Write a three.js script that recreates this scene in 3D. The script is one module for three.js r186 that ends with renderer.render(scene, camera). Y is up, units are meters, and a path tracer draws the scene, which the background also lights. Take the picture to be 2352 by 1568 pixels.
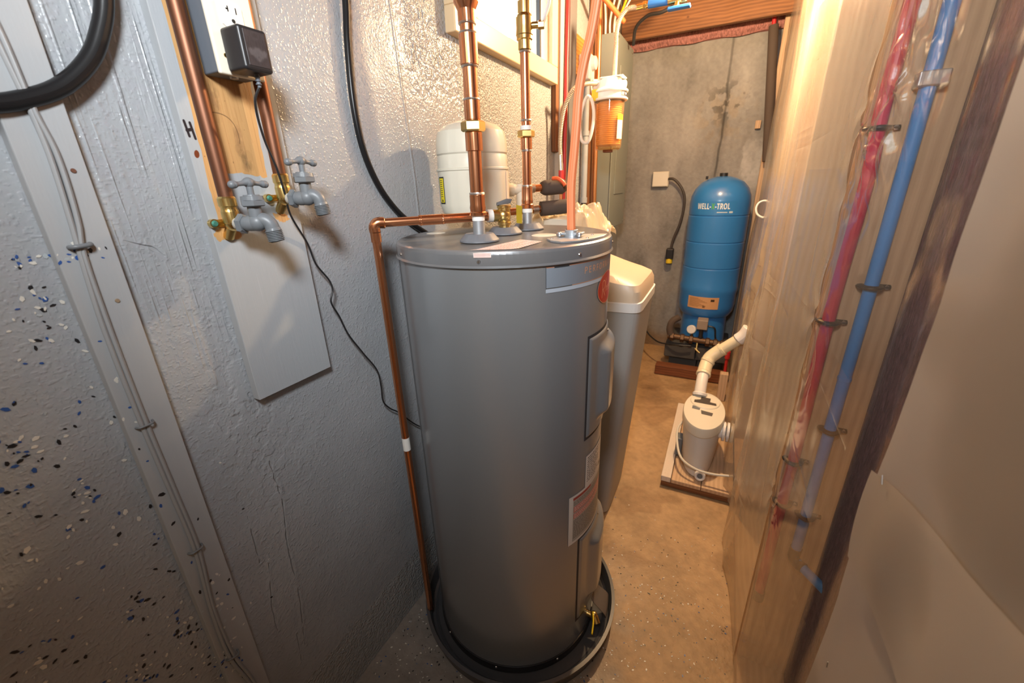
import * as THREE from 'three';
import { mergeGeometries, toCreasedNormals } from 'three/addons/utils/BufferGeometryUtils.js';
import { RoundedBoxGeometry } from 'three/addons/geometries/RoundedBoxGeometry.js';

// ---------------------------------------------------------------- camera, sky, lamps, exposure
const scene = new THREE.Scene();
const camera = new THREE.PerspectiveCamera(79.43, 2352 / 1568, 0.02, 60);
camera.position.set(0, 1.36, 0);
camera.rotation.set(-20.905 * Math.PI / 180, 27.117 * Math.PI / 180, -1.93 * Math.PI / 180, 'YXZ');
camera.focus = 1.0;
camera.userData.fStop = 5;
scene.background = new THREE.Color(0.93, 0.98, 1.0);
scene.backgroundIntensity = 9;
const renderer = new THREE.WebGLRenderer({ antialias: true });
renderer.toneMapping = THREE.LinearToneMapping;
renderer.toneMappingExposure = 1.0;
renderer.shadowMap.enabled = true;
const COOL = { pos: [-0.06, 1.86, 0.1], aim: [-0.42, -0.16, -0.86], angle: 1.1, color: new THREE.Color(0.92, 0.97, 1.0), power: 6.8, size: 0.1 };
const WARM = { pos: [-0.1, 2.1, -2.15], color: new THREE.Color(1.0, 0.68, 0.37), power: 8.6, size: 0.035 };
const FILL = { pos: [-0.35, 2.16, 1.15], color: new THREE.Color(1.0, 0.76, 0.52), power: 0.8, size: 0.05 };

// ---------------------------------------------------------------- helpers
let seed = 20240611;
const rnd = () => { seed = (seed * 1664525 + 1013904223) >>> 0; return seed / 4294967296; };
const rr = (a, b) => a + (b - a) * rnd();
const V = (x, y, z) => new THREE.Vector3(x, y, z);
const clamp = (x, a = 0, b = 1) => Math.min(b, Math.max(a, x));
const sm = (a, b, x) => { const t = clamp((x - a) / (b - a)); return t * t * (3 - 2 * t); };
const mixv = (a, b, t) => a + (b - a) * t;
function lattice(n, m) { const a = new Float32Array(n * m); for (let i = 0; i < a.length; i++) a[i] = rnd(); return { a, n, m }; }
function sample(L, x, y) {                                             // wrapped smooth value noise
  const xf = Math.floor(x), yf = Math.floor(y); let u = x - xf, v = y - yf;
  u = u * u * (3 - 2 * u); v = v * v * (3 - 2 * v);
  const x0 = ((xf % L.n) + L.n) % L.n, x1 = (x0 + 1) % L.n, y0 = (((yf % L.m) + L.m) % L.m) * L.n, y1 = (((yf + 1) % L.m + L.m) % L.m) * L.n;
  const a = L.a[y0 + x0], b = L.a[y0 + x1], c = L.a[y1 + x0], d = L.a[y1 + x1];
  return (a + (b - a) * u) + ((c + (d - c) * u) - (a + (b - a) * u)) * v;
}
const NL = lattice(256, 256);
const noise = (x, y) => sample(NL, x, y);
const fbm = (x, y, o = 4) => { let s = 0, a = 0.5, t = 0; for (let i = 0; i < o; i++) { s += a * noise(x, y); t += a; x = x * 2.03 + 17.1; y = y * 2.03 + 9.7; a *= 0.5; } return s / t; };
const toS = (c) => c <= 0.0031308 ? c * 12.92 : 1.055 * Math.pow(c, 1 / 2.4) - 0.055;
function dataTex(w, h, f, { srgb = false, repeat = [1, 1] } = {}) {     // f(x, y) -> [r, g, b] or grey, linear 0..1
  const d = new Uint8Array(w * h * 4);
  for (let y = 0; y < h; y++) for (let x = 0; x < w; x++) {
    const c = f(x, y), k = (y * w + x) * 4;
    if (typeof c === 'number') d[k] = d[k + 1] = d[k + 2] = clamp(c) * 255;
    else for (let i = 0; i < 3; i++) d[k + i] = clamp(srgb ? toS(clamp(c[i])) : c[i]) * 255;
    d[k + 3] = 255;
  }
  const t = new THREE.DataTexture(d, w, h, THREE.RGBAFormat);
  t.wrapS = t.wrapT = THREE.MirroredRepeatWrapping; t.magFilter = THREE.LinearFilter; t.minFilter = THREE.LinearFilter;
  if (srgb) t.colorSpace = THREE.SRGBColorSpace;
  t.repeat.set(...repeat); t.needsUpdate = true; return t;
}
function canvasTex(w, h, draw) {
  const c = document.createElement('canvas'); c.width = w; c.height = h; draw(c.getContext('2d'), w, h);
  const t = new THREE.CanvasTexture(c); t.colorSpace = THREE.SRGBColorSpace; t.wrapS = t.wrapT = THREE.ClampToEdgeWrapping; return t;
}
const mat = (r, g, b, rough = 0.6, metal = 0, more = {}) => new THREE.MeshPhysicalMaterial({ color: new THREE.Color().setRGB(r, g, b), roughness: rough, metalness: metal, side: THREE.DoubleSide, ...more });

const used = {};
const numbered = (n) => { used[n] = (used[n] ?? -1) + 1; return used[n] ? `${n}_${String(used[n]).padStart(3, '0')}` : n; };
function clean(g) {
  g = g.index ? g.toNonIndexed() : g;
  for (const k of Object.keys(g.attributes)) if (!['position', 'normal', 'uv'].includes(k)) g.deleteAttribute(k);
  if (!g.attributes.normal) g.computeVertexNormals();
  if (!g.attributes.uv) g.setAttribute('uv', new THREE.BufferAttribute(new Float32Array(g.attributes.position.count * 2), 2));
  g.morphAttributes = {}; return g;
}
const merge = (gs) => { gs = [gs].flat(9); return gs.length === 1 ? clean(gs[0]) : mergeGeometries(gs.map(clean)); };
function tag(o, label, category, group, kind) { if (label) o.userData.label = label; if (category) o.userData.category = category; if (group) o.userData.group = group; if (kind) o.userData.kind = kind; return o; }
function thing(name, at, label, category, group) { const o = new THREE.Group(); o.name = numbered(name); o.position.set(...at); scene.add(o); return tag(o, label, category, group); }
function part(parent, name, gs, m, label) {                             // geometry is given in world places and stored under the thing's base
  const g = merge(gs).clone(); const p = V(0, 0, 0); for (let q = parent; q && q !== scene; q = q.parent) p.add(q.position);
  g.translate(-p.x, -p.y, -p.z); const o = new THREE.Mesh(g, m); o.name = name; parent.add(o); if (label) o.userData.label = label; return o;
}
function single(name, gs, m, label, category, group, kind) { const o = new THREE.Mesh(merge(gs), m); o.name = numbered(name); scene.add(o); return tag(o, label, category, group, kind); }
const struct = (name, gs, m) => single(name, gs, m, null, null, null, 'structure');
function uvBox(g, axis = 1) {                                           // uv in metres, v along the grain axis
  g = g.index ? g.toNonIndexed() : g; const p = g.attributes.position, n = g.attributes.normal, uv = new Float32Array(p.count * 2);
  for (let i = 0; i < p.count; i++) {
    const P = [p.getX(i), p.getY(i), p.getZ(i)], N = [Math.abs(n.getX(i)), Math.abs(n.getY(i)), Math.abs(n.getZ(i))];
    const o = [0, 1, 2].filter((k) => k !== axis).sort((a, b) => N[a] - N[b]);
    uv[i * 2] = P[o[0]] + (N[axis] > 0.8 ? 0 : P[o[1]] * 0.37); uv[i * 2 + 1] = N[axis] > 0.8 ? P[o[1]] : P[axis];
  }
  g.setAttribute('uv', new THREE.BufferAttribute(uv, 2)); return g;
}
const box = (x0, x1, y0, y1, z0, z1, r = 0.002, axis = 1) => { const w = x1 - x0, h = y1 - y0, d = z1 - z0; const g = r > 0 ? new RoundedBoxGeometry(w, h, d, 2, Math.min(r, w / 2.01, h / 2.01, d / 2.01)) : new THREE.BoxGeometry(w, h, d); g.translate((x0 + x1) / 2, (y0 + y1) / 2, (z0 + z1) / 2); return uvBox(g, axis); };
const UP = V(0, 1, 0);
function along(g, a, b) { const d = b.clone().sub(a); g.applyQuaternion(new THREE.Quaternion().setFromUnitVectors(UP, d.clone().normalize())); g.translate(a.x, a.y, a.z); return g; }
function rod(a, b, r, seg = 20, r2 = r) { a = V(...a); b = V(...b); const L = a.distanceTo(b); const g = new THREE.CylinderGeometry(r2, r, L, seg); g.translate(0, L / 2, 0); return along(g, a, b); }
function hex(a, b, r) { a = V(...a); b = V(...b); const L = a.distanceTo(b), c = Math.min(r * 0.12, L * 0.15); let g = new THREE.LatheGeometry([[0, 0], [r * 0.86, 0], [r, c], [r, L - c], [r * 0.86, L], [0, L]].map((q) => new THREE.Vector2(...q)), 6); g = toCreasedNormals(g, 0.3); return along(g, a, b); }
function lathe(prof, at = [0, 0, 0], dir = [0, 1, 0], seg = 40, crease = 0.6) { let g = new THREE.LatheGeometry(prof.map((q) => new THREE.Vector2(Math.max(q[0], 1e-5), q[1])), seg); g = toCreasedNormals(g, crease); const a = V(...at); return along(g, a, a.clone().add(V(...dir))); }
function ring(at, dir, r, w, h) { return lathe([[r - w, 0], [r - w * 0.3, h * 0.12], [r, h * 0.5], [r - w * 0.3, h * 0.88], [r - w, h]], at, dir, 28); }
function sweep(pts, R, n = 60, m = 12, opt = {}) {                       // tube along a smooth curve; R may vary with (t, angle)
  const curve = new THREE.CatmullRomCurve3(pts.map((p) => V(...p)), !!opt.closed, opt.type || 'centripetal');
  const F = curve.computeFrenetFrames(n, !!opt.closed), len = curve.getLength(), P = [], U = [], I = [];
  for (let i = 0; i <= n; i++) {
    const t = i / n, c = curve.getPointAt(t), N = F.normals[i], B = F.binormals[i];
    for (let j = 0; j <= m; j++) { const a = j / m * Math.PI * 2, r = typeof R === 'function' ? R(t, a, t * len) : R, q = opt.flat ? opt.flat : 1; const x = -Math.cos(a) * r, y = Math.sin(a) * r * q; P.push(c.x + N.x * x + B.x * y, c.y + N.y * x + B.y * y, c.z + N.z * x + B.z * y); U.push(j / m * 0.1, t * len); }
  }
  for (let i = 0; i < n; i++) for (let j = 0; j < m; j++) { const a = i * (m + 1) + j, b = a + m + 1; I.push(a, b, a + 1, b, b + 1, a + 1); }
  if (!opt.closed) for (const e of [0, n]) { const c = curve.getPointAt(e / n), k = P.length / 3; P.push(c.x, c.y, c.z); U.push(0, 0); for (let j = 0; j < m; j++) { const a = e * (m + 1) + j; e ? I.push(a, k, a + 1) : I.push(a, a + 1, k); } }
  const g = new THREE.BufferGeometry(); g.setAttribute('position', new THREE.Float32BufferAttribute(P, 3)); g.setAttribute('uv', new THREE.Float32BufferAttribute(U, 2)); g.setIndex(I); g.computeVertexNormals(); return g;
}
function grid(nu, nv, f, uvf = (u, v) => [u, v], keep) {                 // surface f(u, v) -> [x, y, z]
  const P = [], U = [], I = [];
  for (let j = 0; j <= nv; j++) for (let i = 0; i <= nu; i++) { P.push(...f(i / nu, j / nv)); U.push(...uvf(i / nu, j / nv)); }
  for (let j = 0; j < nv; j++) for (let i = 0; i < nu; i++) { if (keep && !keep((i + 0.5) / nu, (j + 0.5) / nv)) continue; const a = j * (nu + 1) + i, b = a + nu + 1; I.push(a, a + 1, b, a + 1, b + 1, b); }
  const g = new THREE.BufferGeometry(); g.setAttribute('position', new THREE.Float32BufferAttribute(P, 3)); g.setAttribute('uv', new THREE.Float32BufferAttribute(U, 2)); g.setIndex(I); g.computeVertexNormals(); return g;
}
function loft(secs, n = 48) {                                           // stacked rounded rectangles {y, x, z, hx, hz, r, dy(x, z)}
  const P = [], I = [], U = [];
  for (const s of secs) for (let j = 0; j < n; j++) {
    const a = j / n * Math.PI * 2 + 1e-4, e = s.e || 2 + 14 * (1 - clamp(s.r / Math.min(s.hx, s.hz))) ** 2, c = Math.cos(a), q = Math.sin(a);
    const x = s.x + s.hx * Math.sign(c) * Math.abs(c) ** (2 / e), z = s.z + s.hz * Math.sign(q) * Math.abs(q) ** (2 / e);
    P.push(x, s.y + (s.dy ? s.dy(x, z) : 0), z); U.push(j / n, s.y);
  }
  for (let i = 0; i < secs.length - 1; i++) for (let j = 0; j < n; j++) { const a = i * n + j, b = i * n + (j + 1) % n, c = a + n, d = b + n; I.push(a, c, b, b, c, d); }
  for (const e of [0, secs.length - 1]) { const s = secs[e], k = P.length / 3; P.push(s.x, s.y + (s.dy ? s.dy(s.x, s.z) : 0), s.z); U.push(0, 0); for (let j = 0; j < n; j++) { const a = e * n + j, b = e * n + (j + 1) % n; e ? I.push(a, k, b) : I.push(a, b, k); } }
  const g = new THREE.BufferGeometry(); g.setAttribute('position', new THREE.Float32BufferAttribute(P, 3)); g.setAttribute('uv', new THREE.Float32BufferAttribute(U, 2)); g.setIndex(I); return toCreasedNormals(g, 0.5);
}
function extrude(pts, depth, place, bevel = 0) {                        // polygon in (a, b), pushed along c; place(a, b, c) -> [x, y, z]
  const s = new THREE.Shape(pts.map((p) => new THREE.Vector2(...p)));
  const g = new THREE.ExtrudeGeometry(s, { depth, bevelEnabled: bevel > 0, bevelSize: bevel, bevelThickness: bevel, bevelSegments: 2, curveSegments: 8 });
  const p = g.attributes.position; for (let i = 0; i < p.count; i++) p.setXYZ(i, ...place(p.getX(i), p.getY(i), p.getZ(i)));
  g.computeVertexNormals(); return toCreasedNormals(g, 0.5);
}
const ballAt = (x, y, z, r, sx = 1, sy = 1, sz = 1, n = 14) => { const g = new THREE.SphereGeometry(r, n, Math.max(6, n / 2 | 0)); g.scale(sx, sy, sz); g.translate(x, y, z); return g; };

// ---------------------------------------------------------------- materials
function woodTex(lo, hi, knots = 3, w = 256, h = 1024) {                 // 0.25 m x 1 m
  const K = Array.from({ length: knots }, () => [rr(0.1, 0.9) * w, rnd() * h, rr(5, 11)]);
  return dataTex(w, h, (x, y) => {
    let dx = 0, k = 0;
    for (const [kx, ky, kr] of K) { const ex = x - kx, ey = (y - ky) / 3.2, d = Math.sqrt(ex * ex + ey * ey); dx += Math.sign(ex) * kr * 1.3 * Math.exp(-d / (kr * 1.6)); k = Math.max(k, sm(kr, kr * 0.4, Math.hypot(ex, (y - ky) / 1.3))); }
    const s = x + dx + 14 * fbm(y / 170, x / 120, 3), g = 0.5 + 0.5 * Math.sin(s * 0.36 + 5 * noise(s / 40, y / 500));
    const f = clamp(0.25 + 0.5 * g + 0.35 * (noise(x * 0.8, y / 40) - 0.5) + 0.5 * (fbm(x / 60, y / 300, 3) - 0.5)) * (1 - k * 0.85);
    return lo.map((c, i) => mixv(c, hi[i], f));
  }, { srgb: true, repeat: [4, 1] });
}
const pineT = woodTex([0.3, 0.16, 0.07], [0.62, 0.4, 0.2]), darkPineT = woodTex([0.13, 0.055, 0.022], [0.33, 0.15, 0.06]);
const studT = woodTex([0.46, 0.3, 0.18], [0.66, 0.46, 0.29], 2);
const M = {
  stud: mat(1, 1, 1, 0.65, 0, { map: studT }), joist: mat(1, 0.95, 0.9, 0.7, 0, { map: darkPineT }),
  oldWood: mat(0.8, 0.72, 0.65, 0.75, 0, { map: darkPineT }), ply: mat(1.2, 1.05, 0.7, 0.6, 0, { map: pineT }),
  copper: mat(0.78, 0.36, 0.19, 0.24, 1), copperOld: mat(0.19, 0.085, 0.05, 0.48, 0.85), solder: mat(0.72, 0.68, 0.64, 0.32, 1),
  brass: mat(0.72, 0.52, 0.2, 0.28, 1), steel: mat(0.62, 0.64, 0.66, 0.3, 1), galv: mat(0.5, 0.53, 0.56, 0.42, 0.8),
  white: mat(0.78, 0.77, 0.74, 0.45), cream: mat(0.76, 0.7, 0.58, 0.4), ivory: mat(0.72, 0.68, 0.58, 0.35), bone: mat(0.7, 0.67, 0.56, 0.3, 0, { clearcoat: 0.3 }),
  black: mat(0.018, 0.018, 0.02, 0.38), rubber: mat(0.012, 0.012, 0.013, 0.3, 0, { specularIntensity: 0.6 }), foam: mat(0.085, 0.062, 0.05, 0.85),
  greyPlastic: mat(0.155, 0.17, 0.185, 0.42), greyBox: mat(0.13, 0.15, 0.18, 0.5), collar: mat(0.15, 0.155, 0.17, 0.55),
  red: mat(0.55, 0.03, 0.035, 0.4), blue: mat(0.02, 0.13, 0.45, 0.4), pexRed: mat(0.62, 0.03, 0.09, 0.45), pexBlue: mat(0.02, 0.3, 0.8, 0.42), orange: mat(0.8, 0.13, 0.04, 0.4), yellow: mat(0.85, 0.62, 0.03, 0.5),
  panelBox: mat(0.2, 0.225, 0.205, 0.45), heater: mat(0.315, 0.335, 0.355, 0.29, 0.55, { clearcoat: 0.25, clearcoatRoughness: 0.2 }), heaterTop: mat(0.22, 0.225, 0.235, 0.3, 0.45, { clearcoat: 0.4, clearcoatRoughness: 0.15 }),
  tankBlue: mat(0.03, 0.2, 0.56, 0.3, 0, { clearcoat: 0.5, clearcoatRoughness: 0.15 }), pvc: mat(0.72, 0.64, 0.46, 0.4), pvcWhite: mat(0.75, 0.72, 0.7, 0.4), cord: mat(0.06, 0.05, 0.045, 0.5),
  block: mat(0.07, 0.066, 0.062, 0.9), softBody: mat(0.36, 0.36, 0.355, 0.5), softLid: mat(0.6, 0.48, 0.35, 0.42), softBand: mat(0.72, 0.72, 0.71, 0.45), pan: mat(0.07, 0.07, 0.074, 0.4), dark: mat(0.01, 0.01, 0.01, 0.8),
};
M.hoseMetal = mat(0.58, 0.48, 0.36, 0.4, 0.35); M.paintedCable = mat(0.3, 0.31, 0.32, 0.4);
const glow = (c, k) => new THREE.MeshStandardMaterial({ color: 0x222222, emissive: c, emissiveIntensity: k, roughness: 0.5 });

// ---------------------------------------------------------------- lamps (each a fitting that glows and a light of its size)
function lamp(name, L, label, hang, r) {
  const t = thing(name, L.pos, label, 'lamp'), [x, y, z] = L.pos;
  part(t, 'bulb', [ballAt(x, y, z, r, 1, 1.1, 1, 24)], glow(L.color, 6));
  part(t, 'socket', [lathe([[0, 0.06], [0.018, 0.06], [0.022, 0.02], [0.016, 0], [0.014, -0.01]], [x, y + r, z])], M.white);
  if (hang) part(t, 'cord', [rod([x, y + r + 0.055, z], [x, 2.42, z], 0.004, 8)], M.black);
  else part(t, 'ceiling_plate', [lathe([[0, 0.1], [0.05, 0.1], [0.055, 0.075], [0.02, 0.06]], [x, y + r, z])], M.white);
  const p = L.aim ? new THREE.SpotLight(L.color, L.power, 0, L.angle, 1, 2) : new THREE.PointLight(L.color, L.power, 0, 2); p.position.set(x, y, z);
  if (L.aim) { p.target.position.set(x + L.aim[0], y + L.aim[1], z + L.aim[2]); p.target.updateMatrixWorld(); scene.add(p.target); const d = V(...L.aim).normalize(), b = V(x, y, z).addScaledVector(d, -0.05); part(t, 'reflector', [lathe([[0.02, -0.03], [0.035, 0], [0.07, 0.03], [0.085, 0.06], [0.083, 0.06], [0.068, 0.032], [0.033, 0.003], [0.018, -0.027]], b.toArray(), d.toArray())], M.steel); } p.castShadow = true; p.shadow.radius = L.size / 0.02; p.shadow.mapSize.set(1024, 1024); p.shadow.bias = -0.0005; p.name = numbered('lamp_light'); scene.add(p);
}
lamp('unseen_cool_lamp', COOL, 'unseen cool lamp above the camera, placed to light the left wall and heater', true, 0.035);  // out of view above the camera, aimed to light the upper left wall
lamp('bare_bulb', WARM, 'warm bare bulb in a ceiling socket above the corridor', true, 0.032);
lamp('added_fill_lamp', FILL, 'added warm fill lamp out of view behind the camera', true, 0.05);  // fill light added behind the camera to warm the low areas

// ---------------------------------------------------------------- setting
const XL = -0.796, XR = 0.197, ZB = -3.56;
const WIN = { z0: -2.03, z1: -1.2, y0: 1.775, y1: 2.3 };
const NZ0 = 0.35, NZ1 = -1.25, NY0 = 0.2, NY1 = 1.8;                     // the near wall's own relief map: 1.6 m x 1.6 m
const segD = (y, z, a, b) => { const dy = b[0] - a[0], dz = b[1] - a[1], t = clamp(((y - a[0]) * dy + (z - a[1]) * dz) / (dy * dy + dz * dz)); return Math.hypot(y - a[0] - dy * t, z - a[1] - dz * t); };
const CR = [[[0.828, -0.411], [0.721, -0.414], [0.61, -0.397], [0.45, -0.39], [0.309, -0.37]], [[0.6, -0.35], [0.5, -0.33], [0.42, -0.325]], [[0.74, -0.34], [0.62, -0.335]], [[0.36, -0.36], [0.25, -0.35]], [[1.3, -0.3], [1.285, -0.33], [1.27, -0.345]]];
const RI = [[[1.8, -0.967], [1.62, -0.976], [1.47, -0.982], [1.38, -0.987], [1.2, -0.99]]];
function poly(y, z, L) { let d = 9; for (let i = 0; i < L.length - 1; i++) d = Math.min(d, segD(y, z, L[i], L[i + 1])); return d; }
const wallBump = dataTex(2048, 2048, (px, py) => {
  const z = NZ0 + (NZ1 - NZ0) * px / 2048, y = NY0 + (NY1 - NY0) * py / 2048, a = -z;
  const st = sm(0.27, 0.3, a) * sm(0.44, 0.4, a) * sm(0.95, 1.25, y) + 0.35 * sm(0.23, 0.0, a) * sm(1.4, 1.55, y);
  let h = 0.5 + 0.11 * (fbm(a * 230, y * 230, 3) - 0.5) + 0.1 * sm(0.72, 0.9, noise(a * 190 + 3, y * 190)) + 0.08 * sm(0.7, 0.85, noise(a * 380, y * 330 + 11)) + 0.1 * (fbm(a * 70 + 5, y * 70, 3) - 0.5) + 0.22 * (fbm(a * 14, y * 12 + 3, 3) - 0.5);
  const tr = sm(0.27, 0.05, a) * sm(1.5, 1.1, y); h += tr * 0.12 * (fbm((a * 0.8 + y) * 90, (y * 0.4 - a) * 230, 3) - 0.5);
  if (st > 0.01) { const w = noise(a * 520 + 2 * noise(y * 5, a * 30), y * 7), w2 = noise(a * 150, y * 3 + 7); h += st * (0.3 * sm(0.55, 0.85, w) * sm(0.3, 0.7, noise(a * 160 + 7, y * 14)) + 0.34 * (w2 - 0.5)) + st * 0.1 * (fbm(a * 120, y * 90, 3) - 0.5); }
  const fl = sm(0.16, 0.02, segD(y, z, [0.93, -0.37], [0.8, -0.42])) + 0.8 * sm(0.09, 0.01, segD(y, z, [1.2, -0.375], [0.95, -0.4]));
  if (fl > 0.01) h += fl * 0.2 * (sm(0.42, 0.58, fbm(a * 48, y * 42, 3)) - 0.5);
  const gl = segD(y, z, [1.8, -0.389], [0.97, -0.398]); if (gl < 0.03) h += sm(0.022, 0.004, gl) * (0.35 + 0.35 * (fbm(a * 50, y * 26, 3) - 0.5)); 
  const gp = sm(0.96, 1.05, a) * sm(1.5, 1.72, y); if (gp > 0.01) h += gp * 1.3 * (fbm(a * 110, y * 110, 2) - 0.5);
  for (const L of CR) { if (a > 0.2 && a < 0.5) { const d = poly(y, z, L) + 0.005 * (noise(y * 60, a * 60) - 0.5); h -= 0.4 * sm(0.0022, 0.0004, d); h += 0.16 * sm(0.012, 0.002, d); } }
  if (a > 0.9 && a < 1.05) for (const L of RI) h += 0.35 * sm(0.007, 0.001, poly(y, z, L));
  if (y > 0.8 && y < 1.02 && a > 0.09 && a < 0.12) { const q = Math.max(Math.abs(y - 0.96) / 0.02, Math.abs(a - 0.104) / 0.009); h += 0.16 * sm(1.1, 0.9, q); }
  return h;
});
const wallCol = dataTex(512, 512, (px, py) => { const n = fbm(px / 90, py / 90, 4), m = fbm(px / 16, py / 16, 3), k = 0.9 + 0.22 * (n - 0.5) + 0.06 * (m - 0.5); return [0.385 * k, 0.405 * k, 0.43 * k]; }, { srgb: true });
const stippleT = dataTex(1024, 1024, (px, py) => { const w = 256 / 1024; return 0.5 + 0.5 * (sample(NL, px * w * 1, py * w * 1) - 0.5) * 0.7 + 0.5 * (sample(NL, px * w * 0.5, py * w * 0.5 + 31) - 0.5) + 0.3 * (sample(NL, px * w * 0.125, py * w * 0.125) - 0.5); });
const stipple = stippleT; stipple.repeat.set(1.6, 1.6);
const MW = { near: mat(1, 1, 1, 0.25, 0, { map: wallCol, bumpMap: wallBump, bumpScale: 0.0042 }) };
const wallCol2 = wallCol.clone(); wallCol2.repeat.set(0.6, 0.6); wallCol2.needsUpdate = true;
MW.far = mat(0.98, 0.97, 0.94, 0.36, 0, { map: wallCol2, bumpMap: stipple, bumpScale: 0.0045 });
{
  const w = new THREE.Group(); w.name = 'wall_left'; w.userData.kind = 'structure'; scene.add(w);
  const relief = (y, z) => 0.006 * (fbm(z * 2.2 + 40, y * 2.2, 2) - 0.5) + 0.0025 * (fbm(z * 9, y * 9, 2) - 0.5);
  part(w, 'painted_concrete', [grid(200, 200, (u, v) => { const z = NZ0 + (NZ1 - NZ0) * u, y = NY0 + (NY1 - NY0) * v; return [XL + relief(y, z), y, z]; })], MW.near);
  const strip = (y0, y1, z0, z1, nu, nv) => grid(nu, nv, (u, v) => { const z = z0 + (z1 - z0) * u, y = y0 + (y1 - y0) * v; return [XL + relief(y, z), y, z]; }, (u, v) => [-(z0 + (z1 - z0) * u), y0 + (y1 - y0) * v]);
  part(w, 'painted_concrete', [strip(-0.02, NY0, NZ0, NZ1, 60, 8), strip(NY1, 2.5, NZ0, WIN.z1, 60, 30), strip(-0.02, WIN.y0, NZ1, WIN.z0, 40, 60), strip(NY1, WIN.y0, NZ1, WIN.z1, 2, 2), strip(WIN.y1, 2.5, WIN.z1, WIN.z0, 30, 8), strip(-0.02, 2.5, WIN.z0, ZB, 60, 60), strip(-0.02, 2.5, 1.9, NZ0, 40, 60), strip(WIN.y0, NY1, NZ1, WIN.z1, 2, 2)], MW.far);
  const core = new THREE.Shape([[-1.95, -0.1], [-ZB + 0.1, -0.1], [-ZB + 0.1, 2.55], [-1.95, 2.55]].map((p) => new THREE.Vector2(...p)));
  core.holes.push(new THREE.Path([[-WIN.z1, WIN.y0], [-WIN.z0, WIN.y0], [-WIN.z0, WIN.y1], [-WIN.z1, WIN.y1]].map((p) => new THREE.Vector2(...p))));
  const g = new THREE.ExtrudeGeometry(core, { depth: 0.2, bevelEnabled: false }); const p = g.attributes.position;
  for (let i = 0; i < p.count; i++) p.setXYZ(i, XL - 0.006 - p.getZ(i), p.getY(i), -p.getX(i)); g.computeVertexNormals();
  part(w, 'concrete_core', [g], mat(0.4, 0.38, 0.35, 0.9));
}
const floorCol = dataTex(512, 1024, (px, py) => {                       // x -0.85..0.45, z 0.6..-3.6
  const x = -0.85 + 1.3 * px / 512, z = 0.6 - 4.2 * py / 1024, n = fbm(x * 7, z * 7, 5), f = fbm(x * 55, z * 55, 3);
  const paint = sm(0.1, -0.1, (x + 0.2) + 0.45 * (z + 1.0) * 0 + 0.25 * (fbm(x * 9 + 4, z * 9, 3) - 0.5)) * sm(-1.35, -1.0, z);
  const stainAndShadow = sm(0.52, 0.62, fbm(x * 5 + 9, z * 5 + 2, 4)) * sm(-0.95, -1.1, z) * 0.4 + 0.55 * sm(0.5, 0.2, Math.hypot((x + 0.28) / 0.28, (z + 2.6) / 0.45));  // random stains, plus a floor shadow painted in beyond the softener
  const k = 0.85 + 0.5 * (n - 0.5) + 0.3 * (f - 0.5); const tan = [0.5 * k, 0.325 * k, 0.17 * k], gr = [0.27 * k, 0.27 * k, 0.265 * k];
  return tan.map((c, i) => mixv(mixv(c, c * [0.5, 0.42, 0.36][i], clamp(stainAndShadow)), gr[i], paint * 0.85));
}, { srgb: true });
floorCol.wrapS = floorCol.wrapT = THREE.ClampToEdgeWrapping;
const floorBump = dataTex(512, 512, (px, py) => 0.5 + 0.6 * (fbm(px / 4, py / 4, 4) - 0.5) + 0.5 * (fbm(px / 40, py / 40, 3) - 0.5)); floorBump.repeat.set(1.6, 5.2);
struct('floor', [grid(60, 120, (u, v) => { const x = -0.85 + 1.3 * u, z = 0.6 - 4.2 * v; return [x, 0.003 * (fbm(x * 4, z * 4, 2) - 0.5), z]; }), box(-0.85, 0.6, -0.15, -0.004, -3.7, 1.95, 0), box(-0.85, 0.6, -0.1, 0.0, 0.6, 1.95, 0)], mat(1, 1, 1, 0.55, 0, { map: floorCol, bumpMap: floorBump, bumpScale: 0.002 }));
const backCol = dataTex(512, 1024, (px, py) => {                        // x -0.85..0.4, y 0..2.3
  const x = -0.85 + 1.25 * px / 512, y = 2.3 * py / 1024, n = fbm(x * 5, y * 3, 5), v = fbm(x * 14, y * 3 + 8, 3), f = fbm(x * 60, y * 60, 2);
  let k = 0.8 + 0.55 * (n - 0.5) + 0.35 * (v - 0.5) + 0.2 * (f - 0.5);
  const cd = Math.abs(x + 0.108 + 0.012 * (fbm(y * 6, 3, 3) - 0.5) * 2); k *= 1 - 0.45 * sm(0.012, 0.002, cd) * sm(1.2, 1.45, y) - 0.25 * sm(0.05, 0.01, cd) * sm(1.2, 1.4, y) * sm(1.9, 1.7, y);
  const sp = sm(0.2, 0.03, Math.hypot((x + 0.1) / 1.1, (y - 1.85))) * sm(0.5, 0.62, fbm(x * 30, y * 26, 3)); k *= 1 - 0.55 * sp;
  const tanp = sm(0.25, 0.05, Math.hypot((x + 0.12) / 1.1, (y - 1.76) / 1.1)) * 0.5 * sm(0.4, 0.6, fbm(x * 22 + 4, y * 18, 3)) + 0.35 * sm(1.3, 0.2, y) * sm(0.42, 0.62, fbm(x * 4 + 2, y * 3 + 1, 3));
  const ef = 0.35 * sm(0.5, 0.65, fbm(x * 12 + 7, y * 9, 4)) * sm(1.7, 1.5, y) * sm(-0.2, -0.05, x) * sm(1.2, 1.4, y);
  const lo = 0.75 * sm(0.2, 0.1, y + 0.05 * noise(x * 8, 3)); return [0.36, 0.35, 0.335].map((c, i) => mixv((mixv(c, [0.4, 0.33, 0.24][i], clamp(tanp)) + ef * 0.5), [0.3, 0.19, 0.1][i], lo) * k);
}, { srgb: true }); backCol.wrapS = backCol.wrapT = THREE.ClampToEdgeWrapping;
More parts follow.
